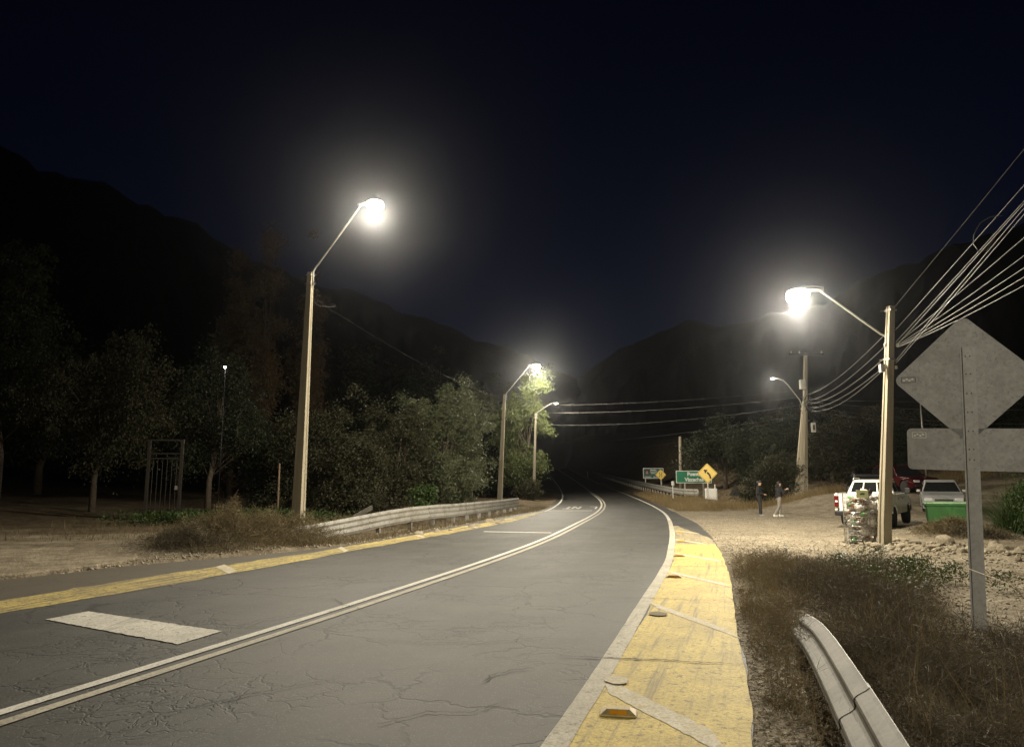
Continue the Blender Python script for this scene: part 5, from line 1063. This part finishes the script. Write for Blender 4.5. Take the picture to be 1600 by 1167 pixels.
gravel('rubble', 2600, frub, 'broken rubble and clods along the yard edge by the right lamp pole', .02, .085, 'rock')
gravel('gravel', 6500, fnear, 'fine grit along the right asphalt edge', .004, .014)

# ------------------------------------------------------------------ grass, weeds and brush (blades as thin curved ribbons)
def blades(n, pos, hmin, hmax, w, lean, curl=0.5, seg=3, up=1.0):
    c = pos(n); n = len(c); z = gz(c[:,0], c[:,1]) - .02; h = rng.uniform(hmin, hmax, n) * (c[:,2] if c.shape[1] > 2 else 1); a = rng.uniform(0, 6.283, n); l = np.abs(rng.normal(0, lean, n)); wa = rng.uniform(0, 6.283, n)
    V_ = np.zeros((n, (seg+1)*2, 3)); ww = w * rng.uniform(.6, 1.4, n)
    for k in range(seg + 1):
        t = k / seg; r_ = h * (l * t + curl * l * t * t); zz = z + h * up * (t - .25 * l * t * t); wk = ww * (1 - .8 * t)
        px, py = c[:,0] + r_ * np.cos(a), c[:,1] + r_ * np.sin(a)
        V_[:,2*k] = np.stack([px - wk*np.cos(wa), py - wk*np.sin(wa), zz], 1); V_[:,2*k+1] = np.stack([px + wk*np.cos(wa), py + wk*np.sin(wa), zz], 1)
    F = np.array([[2*k, 2*k+1, 2*k+3, 2*k+2] for k in range(seg)]); F = (F[None] + (np.arange(n)*(seg+1)*2)[:,None,None]).reshape(-1,4)
    return V_.reshape(-1,3), F
def blade_obj(name, mat, sets, parent=None, label=None, cat=None, kind='stuff', loc=None):
    Vs, Fs, o_ = [], [], 0
    for V_, F in sets: Vs.append(V_); Fs.append(F + o_); o_ += len(V_)
    V_ = np.concatenate(Vs)
    if loc is not None: V_ = V_ - np.array(loc)
    o = obj(name, fastmesh(name, V_, np.concatenate(Fs)), mat, parent, loc=loc if parent is None else None)
    if label: tag(o, label, cat, kind=kind)
    return o
def scrub(n, pos, hmin, hmax, w, jl):
    # tangled twigs: short segments at all angles hanging in the air above the ground
    c = pos(n); n = len(c); z = gz(c[:,0], c[:,1]); hh = c[:,2] * rng.uniform(0, 1, n)**.8; a = rng.uniform(0,6.283,n); el = rng.normal(.35,.6,n); ln = rng.uniform(hmin, hmax, n)
    d = np.stack([np.cos(a)*np.cos(el), np.sin(a)*np.cos(el), np.sin(el)], 1); p0 = np.stack([c[:,0], c[:,1], z + hh], 1); b_ = rng.normal(0,1,(n,3)); b_ = np.cross(d, b_); b_ /= np.linalg.norm(b_, axis=1)[:,None] + 1e-6; ww = (w * rng.uniform(.5,1.5,n))[:,None]; bend = b_ * (ln * rng.normal(0, jl, n))[:,None]
    sd = np.cross(d, b_); V_ = np.stack([p0 - sd*ww, p0 + sd*ww, p0 + d*ln[:,None]*.5 + bend + sd*ww*.8, p0 + d*ln[:,None]*.5 + bend - sd*ww*.8, p0 + d*ln[:,None] + sd*ww*.3, p0 + d*ln[:,None] - sd*ww*.3], 1)
    F = np.array([[0,1,2,3],[3,2,4,5]]); F = (F[None] + (np.arange(n)*6)[:,None,None]).reshape(-1,4); return V_.reshape(-1,3), F
def clump_field(x0, x1, y0, y1, keep, nc, sig, hscale):
    cc = []
    while len(cc) < nc:
        x, y = rng.uniform(x0,x1), rng.uniform(y0,y1)
        if keep(x, y): cc.append((x, y, rng.uniform(.22,1.0)))
    cc = np.array(cc)
    def pos(n):
        i = rng.integers(0, len(cc), n); p = cc[i]; q = np.stack([p[:,0] + rng.normal(0,sig,n), p[:,1] + rng.normal(0,sig,n), p[:,2]*hscale], 1); return q[q[:,0] > XOR(q[:,1]) + .12]
    return pos
rail_x = curve([(0.95,.8),(1.8,3.6),(2.2,4.9),(2.59,6.18),(2.9,7.2),(3.3,8.6),(3.9,10.6),(5.0,13.5)])
right_of_rail = lambda x, y: float(rail_x(y)) + .08 < x < 4.7 + (y-8)*(.30 if y > 8 else .2) + 0.22*math.sin(y*2) + .15*math.sin(y*7) and math.hypot(x-5.28, y-8.6) > .25
left_of_rail = lambda x, y: float(XOR(y)) + .16 + .14*math.sin(y*3) < x < float(rail_x(y)) + .02
pr1 = clump_field(2.0, 7.2, 3.0, 14.2, right_of_rail, 230, .13, .36); pr2 = clump_field(1.8, 5.5, 4.7, 15.0, left_of_rail, 75, .10, .50)
blade_obj('dry_scrub', 'twig', [scrub(44000, pr1, .06, .24, .0019, .25), blades(6000, pr1, .25, .6, .0022, .5)], label='dense dark brown dry scrub behind the near guardrail', cat='scrub')
blade_obj('dry_weeds', 'dry', [scrub(7500, pr2, .05, .20, .0018, .25), blades(5500, pr2, .18, .55, .0026, .5)], label='tan dry weeds between the yellow shoulder and the near guardrail', cat='weeds')
blade_obj('dry_grass', 'straw', [blades(4200, clump_field(2.0,6.8,4,14.5,lambda x,y: right_of_rail(x,y) or left_of_rail(x,y), 150, .14, 1.0), .2, .65, .0022, .55)], label='scattered pale straw stalks in the near weeds', cat='grass')
edge1 = clump_field(3.5, 9.5, 11.5, 15.6, lambda x,y: float(XOR(y))+.3 < x < float(XOR(y))+1.9+.4*math.sin(x*3), 60, .14, .40)
blade_obj('dry_weeds', 'dry', [scrub(9000, edge1, .05, .2, .002, .25), blades(3500, edge1, .15, .5, .0026, .5)], label='brown weeds at the far end of the near guardrail', cat='weeds')
blade_obj('green_weeds', 'weedgreen', [scrub(5200, clump_field(4.6,7.4,11,14.6,lambda x,y: x > 3.9+.25*y*.5, 26, .15, .38), .03, .09, .008, .2)], label='low green weeds along the yard edge of the scrub', cat='weeds')
# single plants one can pick out
def leafy(label, x, y, h, n, mat='weedgreen', lw=.02, ll=.09, spread=.10, top=False):
    t = thing('weed_plant', label, 'plant', (x, y, g(x, y))); st = MB(); lv = MB(); rs = random.Random(int(x*977))
    for s in range(n):
        a = rs.uniform(0,6.28); tip = Vector((math.cos(a)*spread*rs.random()*2, math.sin(a)*spread*rs.random()*2, h*rs.uniform(.7,1))); pts = [Vector((0,0,-.03)), tip*.5 + Vector((0,0,.02)), tip]; st.tube(pts, [.005,.004,.002], 5)
        for k in range(int(h/.022)):
            q = rs.uniform(.2,1); p = pts[0].lerp(tip, q); b_ = rs.uniform(0,6.28); d = Vector((math.cos(b_), math.sin(b_), rs.uniform(-.2,.7))).normalized(); sd = d.cross(Vector((0,0,1))).normalized(); L_ = ll*rs.uniform(.6,1.2); w_ = lw*rs.uniform(.7,1.2)
            lv.add([p, p + d*L_*.5 + sd*w_, p + d*L_, p + d*L_*.5 - sd*w_], [(0,1,2,3)])
    st.build('stem', 'stalk', t); lv.build('foliage', mat, t)
leafy('tall upright weed spike at the edge of the brown weeds', 5.05, 13.9, .62, 2, lw=.016, ll=.06, spread=.03)
leafy('bushy green leafy plant at the yard edge of the weeds', 5.9, 13.4, .45, 9, spread=.22, lw=.016, ll=.09)
leafy('arching pale leafed plant right of the bushy green plant', 6.55, 13.6, .55, 6, spread=.28, lw=.012, ll=.12)
leafy('small low green plant in front of the diamond sign post', 5.6, 10.9, .30, 7, spread=.25)
for (lab_, pts, r_) in (('long pale dry stalk leaning across the dark scrub', [(3.9,5.0,.35),(4.15,5.6,.62),(4.3,6.4,.80),(4.45,7.4,.86)], .006), ('thin bent dry stalk below the long pale stalk', [(3.85,5.1,.1),(3.95,5.3,.45),(4.05,5.9,.66),(4.0,6.4,.74)], .004), ('thin upright dry stalk in the scrub at the right', [(4.3,6.0,.1),(4.35,6.2,.5),(4.25,6.5,.86),(4.3,6.8,.95)], .004)):
    tag(MB().tube(pts, [r_, r_, r_*.8, r_*.4], 6).build('dry_stalk', 'stalk', None, True), lab_, 'stalk')

# left roadside brush
def lpos(cx_, cy_, sx, sy, h):
    def pos(n):
        x, y = rng.normal(cx_, sx, n), rng.normal(cy_, sy, n); r2 = ((x-cx_)/sx)**2 + ((y-cy_)/sy)**2
        return np.stack([x, y, h * np.exp(-r2/5) * (0.72 + 0.4*np.sin(x*4.3+1)*np.sin(y*3.7) + .25*np.sin(x*9+y*7))], 1)
    return pos
def keepL(f):
    def pos(n): q = f(n); return q[q[:,0] < XOL(q[:,1]) - .1]
    return pos
for (lab_, cx_, cy_, sx, sy, h, n1, n2) in (('large brown dry bush left of the tall near lamp pole', -7.1, 19.5, .75, .8, .85, 14000, 2200), ('tangled dry bush at the left guardrail end', -6.2, 20.6, .7, .8, .8, 9000, 1800), ('low dark dry bush nearest the concrete apron', -7.6, 17.9, .5, .4, .40, 6000, 900)):
    t = thing('dry_bush', lab_, 'bush', (cx_, cy_, g(cx_, cy_)))
    p = keepL(lpos(cx_, cy_, sx, sy, h)); V1, F1 = scrub(n1, p, .06, .26, .0035, .3); V1 = V1[:len(V1)]
    o = blade_obj('twigs', 'twig' if h < .5 else 'dry', [(V1 - np.array(t.location), F1)], t)
    V2, F2 = blades(n2, p, .3, .8, .004, .5); blade_obj('blades', 'dry', [(V2 - np.array(t.location), F2)], t)
def lverge(n):
    y = 17 + 32*rng.random(n)**1.2; x = XOL(y) - np.abs(rng.normal(.2,.55,n)) - .12; return np.stack([x, y, rng.uniform(.4,1,n)], 1)
blade_obj('verge_grass', 'dry', [blades(9000, lverge, .08, .32, .005, .5)], label='sparse dry grass along the left guardrail', cat='grass')
def lback(n):
    y = rng.uniform(20,50,n); x = XOL(y) - 1.6 - np.abs(rng.normal(0,5,n)); return np.stack([x, y, rng.uniform(.4,1,n)], 1)
blade_obj('verge_grass', 'dry', [blades(16000, lback, .08, .35, .007, .6)], label='dry grass on the dark ground behind the left guardrail', cat='grass')
def gcov(n):
    x = rng.normal(-10.8,1.6,n); y = rng.normal(29.0,1.3,n); return np.stack([x, y, np.full(n,.40)], 1)
blade_obj('green_ground_cover', 'leaf_fresh', [scrub(11000, gcov, .05, .13, .028, .2)], label='low fresh green ground cover left of the near lamp pole', cat='ground cover')
# right far verges
def rv(n):
    y = 43.5 + 40*rng.random(n)**1.4; x = XOR(y) + .3 + np.abs(rng.normal(1.0,.9,n)); return np.stack([x, y, rng.uniform(.4,1,n)], 1)
blade_obj('verge_grass', 'straw', [blades(12000, rv, .12, .5, .010, .5)], label='dry grass bank between the road and the far guardrail', cat='grass')
def crest(n):
    x = rng.uniform(11.5,30,n); y = 44.8 + .15*(x-15) + rng.normal(.5,.7,n); return np.stack([x, y, rng.uniform(.4,1,n)], 1)
blade_obj('verge_grass', 'straw', [blades(12000, crest, .15, .75, .011, .45)], label='pale dry grass along the back edge of the yard', cat='grass')
t = thing('dry_grass_heap', 'heap of brown dry grass and earth in front of the dumpster', 'heap', (13.5, 22.7, g(13.5,22.7)))
V1, F1 = scrub(9000, lpos(13.5,22.7,.55,.35,.30), .05, .25, .005, .3); blade_obj('straw', 'dry', [(V1 - np.array(t.location), F1)], t); V1, F1 = scrub(5000, lpos(13.7,22.2,.4,.18,.25), .05, .2, .005, .3); blade_obj('dark_straw', 'twig', [(V1 - np.array(t.location), F1)], t)

# ------------------------------------------------------------------ trees
def tree(name, label, x, y, lobes, nclump, per, leaf, mat, trunk_r, cat='tree', droop=.2, grp=None, clump_r=.45, tlean=(0,0), aspect=.20, trunks=1, gaps=.0, seed=0):
    """lobes: (dx, dy, z, rx, ry, rz) relative to the tree's foot"""
    rs = np.random.default_rng(seed + int(abs(x*31 + y*17))); z0 = g(x, y); t = thing(name, label, cat, (x, y, z0), 0, grp)
    sub = []
    for (dx, dy, z, rx, ry, rz) in lobes:
        for q in range(7):
            v = rs.normal(0,1,3); v /= np.linalg.norm(v); f = rs.uniform(.45,1.0); k = rs.uniform(.28,.58); sub.append((dx+v[0]*rx*f, dy+v[1]*ry*f, max(.3,z+v[2]*rz*f), rx*k, ry*k, rz*k*rs.uniform(.7,1.3)))
        sub.append((dx, dy, z, rx*.62, ry*.62, rz*.62))
    L0 = np.array(lobes, float); L_ = np.array(sub, float); vol = np.prod(L_[:,3:], axis=1)**(2/3); i = rs.choice(len(L_), nclump, p=vol/vol.sum())
    d = rs.normal(0,1,(nclump,3)); d /= np.linalg.norm(d,axis=1)[:,None]; rad = rs.uniform(.25,1,nclump)**.45; C = L_[i,:3] + d * L_[i,3:] * rad[:,None] * rs.uniform(.82,1.1,(nclump,1))
    stray = rs.random(nclump) < .16; ctr = L0[:,:3].mean(0); C[stray] = ctr + (C[stray]-ctr)*rs.uniform(1.12,1.42,(stray.sum(),1)); keep_ = rs.random(nclump) > .12
    C = C[(C[:,2] > .12) & keep_]; nclump = len(C); cs = clump_r * rs.uniform(.35,1.7,nclump); n = nclump*per; ci = np.repeat(np.arange(nclump), per)
    off_ = rs.normal(0,1,(n,3)) * np.array([.55,.55,.42]) * cs[ci][:,None]; P = C[ci] + off_; P[:,2] -= droop * np.linalg.norm(off_[:,:2],axis=1)
    P[:,2] = np.maximum(P[:,2], .03)
    dir_ = rs.normal(0,1,(n,3)) + off_/cs[ci][:,None]*.8; dir_[:,2] -= droop*2.0; dir_ /= np.linalg.norm(dir_,axis=1)[:,None]; sd = np.cross(dir_, rs.normal(0,1,(n,3))); sd /= np.linalg.norm(sd,axis=1)[:,None]+1e-6
    ln = (leaf*rs.uniform(.6,1.4,n))[:,None]; wd = ln*aspect; Vv = np.stack([P - dir_*ln*.5, P + sd*wd, P + dir_*ln*.5, P - sd*wd], 1).reshape(-1,3); F = np.arange(n*4).reshape(-1,4)
    tops = L0[np.argmax(L0[:,2])]; obj('crown', fastmesh('crown', Vv, F), mat, t)
    tk = MB()
    for q in range(trunks):
        a = 6.28*q/max(1,trunks)+.4; bx_ = Vector((math.cos(a), math.sin(a), 0))*(trunk_r*1.2 if trunks > 1 else 0); hh = tops[2]*.85; tp = Vector((tops[0]*.8, tops[1]*.8, hh)) + bx_*3
        pts = [bx_ + Vector((0,0,-.2)), bx_ + Vector((tlean[0]*.3, tlean[1]*.3, hh*.25)), bx_ + tp*.5 + Vector((0,0,0)) + Vector((tlean[0]*.3,0,0)), tp*.8, tp]; tk.tube(pts, [trunk_r*1.25, trunk_r, trunk_r*.75, trunk_r*.5, trunk_r*.2], 9)
    tr_ = tk.build('trunk', 'bark', t, True); lb_ = MB()
    for k in rs.choice(nclump, min(nclump, 26), replace=False):
        e = Vector(C[k]); s_ = min(.9, max(.12, e.z/ max(tops[2],.1) * .6)); root = Vector((tops[0]*.8*s_, tops[1]*.8*s_, tops[2]*.85*s_)); m_ = root.lerp(e,.55) + Vector((rs.normal(0,.1), rs.normal(0,.1), .12)); lb_.tube([root, m_, e], [trunk_r*.22, trunk_r*.14, trunk_r*.05], 6)
    lb_.build('limbs', 'bark', t, True); return t
GL, GR = 'trees behind the left guardrail', 'trees and shrubs beyond the yard'
tree('tree', 'broad tree with pale drooping foliage above the iron gate, at far left', -19.3, 34.5, [(0,0,5.4,2.6,2.4,2.2),(1.9,-.8,4.9,1.6,1.6,1.9),(-1.6,.2,5.8,2.2,2,2.4),(.8,0,7.2,1.2,1.2,1.2),(1.2,-.6,3.4,1.3,1.2,1.0)], 340, 190, .12, 'leaf_olive', .13, droop=.8, grp=GL)
tree('tree', 'tall dark tree cut by the left edge of the picture', -24.5, 35.5, [(0,0,8.0,2.4,2.4,3.2),(-1,0,11.5,2.0,2.0,2.2),(.8,0,5.4,2.2,2,2.0)], 300, 170, .14, 'leaf_dark', .2, droop=.6, grp=GL)
tree('tree', 'thin dark tree between the iron gate and the near lamp pole', -14.6, 36.0, [(0,0,5.2,2.0,2.0,2.6),(1.4,0,4.0,1.5,1.5,1.6),(.4,.5,7.2,1.2,1.2,1.4)], 240, 150, .13, 'leaf_dark', .13, droop=.5, grp=GL)
for k, (x, y, h, r_) in enumerate(((-21.2,56,18.5,1.5),(-18.4,54,20.5,1.7),(-15.9,57,17.5,1.4))):
    tree('poplar_tree', ('left brownish poplar rising behind the near lamp pole','tallest brownish poplar, middle one behind the near lamp pole','right brownish poplar just behind the near lamp pole')[k], x, y, [(0,0,h*f,r_*w_,r_*w_,h*.16) for f, w_ in ((.2,.8),(.4,1),(.6,1),(.78,.75),(.92,.42))], 300, 110, .17, 'leaf_brown', .22, droop=-.1, grp=GL, clump_r=.5)
for k, (x, y, h, r_, mt) in enumerate(((-15.5,68,15.5,3.2,'leaf_dark'),(-9.5,66,13.0,3.2,'leaf_dark'),(-5.0,72,12.0,3.0,'leaf_grey'),(-27,60,13,4,'leaf_dark'),(-33,52,12,4,'leaf_dark'))):
    tree('tree', ('tall dark background tree right of the poplars','dark round background tree behind the left shrubs','grey green background tree left of the second lamp','dark background tree far behind the iron gate','dark background tree at the far left distance')[k], x, y, [(0,0,h*.55,r_,r_,h*.3),(r_*.4,0,h*.75,r_*.65,r_*.65,h*.2),(-r_*.5,0,h*.4,r_*.8,r_*.8,h*.22)], 260, 110, .24, mt, .25, grp=GL, clump_r=.8)
for k, (x, y, h, r_, mt) in enumerate(((-10.6,38,5.4,1.9,'leaf_olive'),(-8.0,36.5,4.4,1.7,'leaf_olive'),(-6.4,40,6.6,1.8,'leaf_olive'),(-4.3,43.5,7.6,2.2,'leaf_grey'),(-3.3,47.5,7.2,1.7,'leaf_grey'),(-12.8,41,5.5,2.2,'leaf_dark'))):
    tree('shrub', ('dark shrub just right of the near lamp pole','low dark shrub right behind the left guardrail bend','tall dark shrub left of the notice board','large grey green shrub right of the notice board','grey green shrub left of the second lamp pole','dark shrub directly behind the near lamp pole')[k], x, y, [(0,0,h*.45,r_,r_*.9,h*.42),(r_*.4,-.3,h*.7,r_*.6,r_*.6,h*.25),(-r_*.5,-.2,h*.6,r_*.6,r_*.6,h*.28),(r_*.2,-.5,h*.2,r_*.95,r_*.8,h*.22)], 260, 150, .14, mt, .09, 'shrub', .25, GL, .38, trunks=3)
tree('shrub', 'small bright leafy plant peeping above the left guardrail', -3.75, 32.5, [(0,0,.75,.6,.5,.5)], 40, 60, .16, 'leaf_fresh', .03, 'shrub', .3, GL, .25, trunks=3)
tree('pepper_tree', 'brightly lit pepper tree with drooping foliage right under the second lamp', 0.75, 66.3, [(1.6,-2.0,10.0,.9,.9,.6),(.8,-1.4,9.1,1.1,1,.9),(1.5,-1.6,7.8,.7,.8,.7),(1.8,-1.6,6.5,.55,.7,.6),(.0,-.4,7.4,1.5,1.2,1.9),(1.5,-1.4,3.5,1.0,.9,.9),(-1.4,0,6.3,1.6,1.5,2.2),(-.2,0,3.3,1.5,1.2,1.9)], 520, 130, .20, 'leaf_pepper', .2, droop=.6, grp=GL, clump_r=.42)
tree('tree', 'dark tree filling the gap behind the pepper tree', -2.6, 70, [(0,0,4.5,2.6,2.6,3.2),(1.5,0,2.4,2,2,1.8)], 220, 110, .22, 'leaf_dark', .2, grp=GL, clump_r=.6)
tree('shrub', 'low roadside bush at the foot of the farthest lamp pole', 1.3, 62.4, [(0,0,.8,1.4,1.0,.8)], 60, 90, .13, 'leaf_olive', .04, 'shrub', .2, GL, .3, trunks=3)
# right side
tree('shrub', 'pale olive bush behind the two people, left of the utility pole', 17.0, 49.0, [(0,0,1.9,1.4,1.2,1.7),(-.9,0,1.3,1.2,1,1.2),(.5,-.4,2.9,.9,.9,.9)], 240, 130, .15, 'leaf_olive', .06, 'shrub', .15, GR, .38, trunks=4)
tree('tree', 'dark tree behind the yellow arrow sign', 18.0, 63.0, [(0,0,4.0,3.2,2.4,2.4),(-2,0,3.0,1.8,1.6,1.8),(1.8,0,3.4,2.0,1.8,2.0)], 260, 120, .2, 'leaf_dark', .18, 'tree', .2, GR, .6)
for k, (x, y, h, r_, mt) in enumerate(((21.5,50.0,4.6,1.7,'leaf_olive'),(24.6,52.0,4.8,2.0,'leaf_olive'),(28.2,52.5,4.4,2.2,'leaf_dark'),(32.5,50,4.2,2.4,'leaf_dark'),(38,46,4.4,2.6,'leaf_dark'),(22.5,58,5.5,2.5,'leaf_dark'),(20.0,54.5,4.4,2.2,'leaf_dark'),(18.9,58.5,5.2,2.0,'leaf_dark'))):
    tree('shrub', ('olive bush just right of the utility pole','olive bush behind the white pickup cab','dark bush behind the red car','dark bush behind the silver car','dark bush at the right edge behind the diamond sign','dark taller bush behind the olive bushes','dark bush behind the foot of the utility pole','dark bush rising out of the dip behind the standing person')[k], x, y, [(0,0,h*.42,r_,r_*.8,h*.42),(r_*.5,0,h*.7,r_*.6,r_*.6,h*.25),(-r_*.5,-.2,h*.62,r_*.6,r_*.6,h*.26)], 230, 120, .16, mt, .08, 'shrub', .2, GR, .42, trunks=3)
tree('shrub', 'leafy dark green shrub at the right edge beside the sign post', 16.9, 23.0, [(0,0,.8,1.2,1.2,.9),(1.2,0,1.1,1.2,1.2,1.0),(.2,1.0,1.3,1.0,1.0,.8),(2.6,-.6,.8,1.3,1.3,.9)], 240, 110, .12, 'leaf_fresh', .05, 'shrub', .2, GR, .32, trunks=4)
t = thing('reed_clump', 'clump of long arching green blades right of the sign post', 'plant', (16.3, 24.6, g(16.3,24.6))); V1, F1 = blades(500, lpos(16.3,24.6,.25,.25,1.0), 1.3, 2.3, .014, .42, 1.2, 5); blade_obj('blades', 'leaf_fresh', [(V1 - np.array(t.location), F1)], t)

# ------------------------------------------------------------------ thin haze added so the lamps get a halo like lens glare
hz = MB().box((0, 450, 130), (2300, 2300, 290)).build('haze', None); hm = bpy.data.materials.new('halo_haze'); hm.use_nodes = True; hn = hm.node_tree.nodes; hn.clear()
ho = hn.new('ShaderNodeOutputMaterial'); hv = hn.new('ShaderNodeVolumePrincipled'); hv.inputs['Color'].default_value = (0.85, 0.88, 0.95, 1); hv.inputs['Density'].default_value = 0.00019; hv.inputs['Anisotropy'].default_value = 0.945
hm.node_tree.links.new(hv.outputs[0], ho.inputs['Volume']); hz.data.materials.append(hm); tag(hz, 'thin haze added for the glare halo round the lamps', 'haze', kind='stuff')
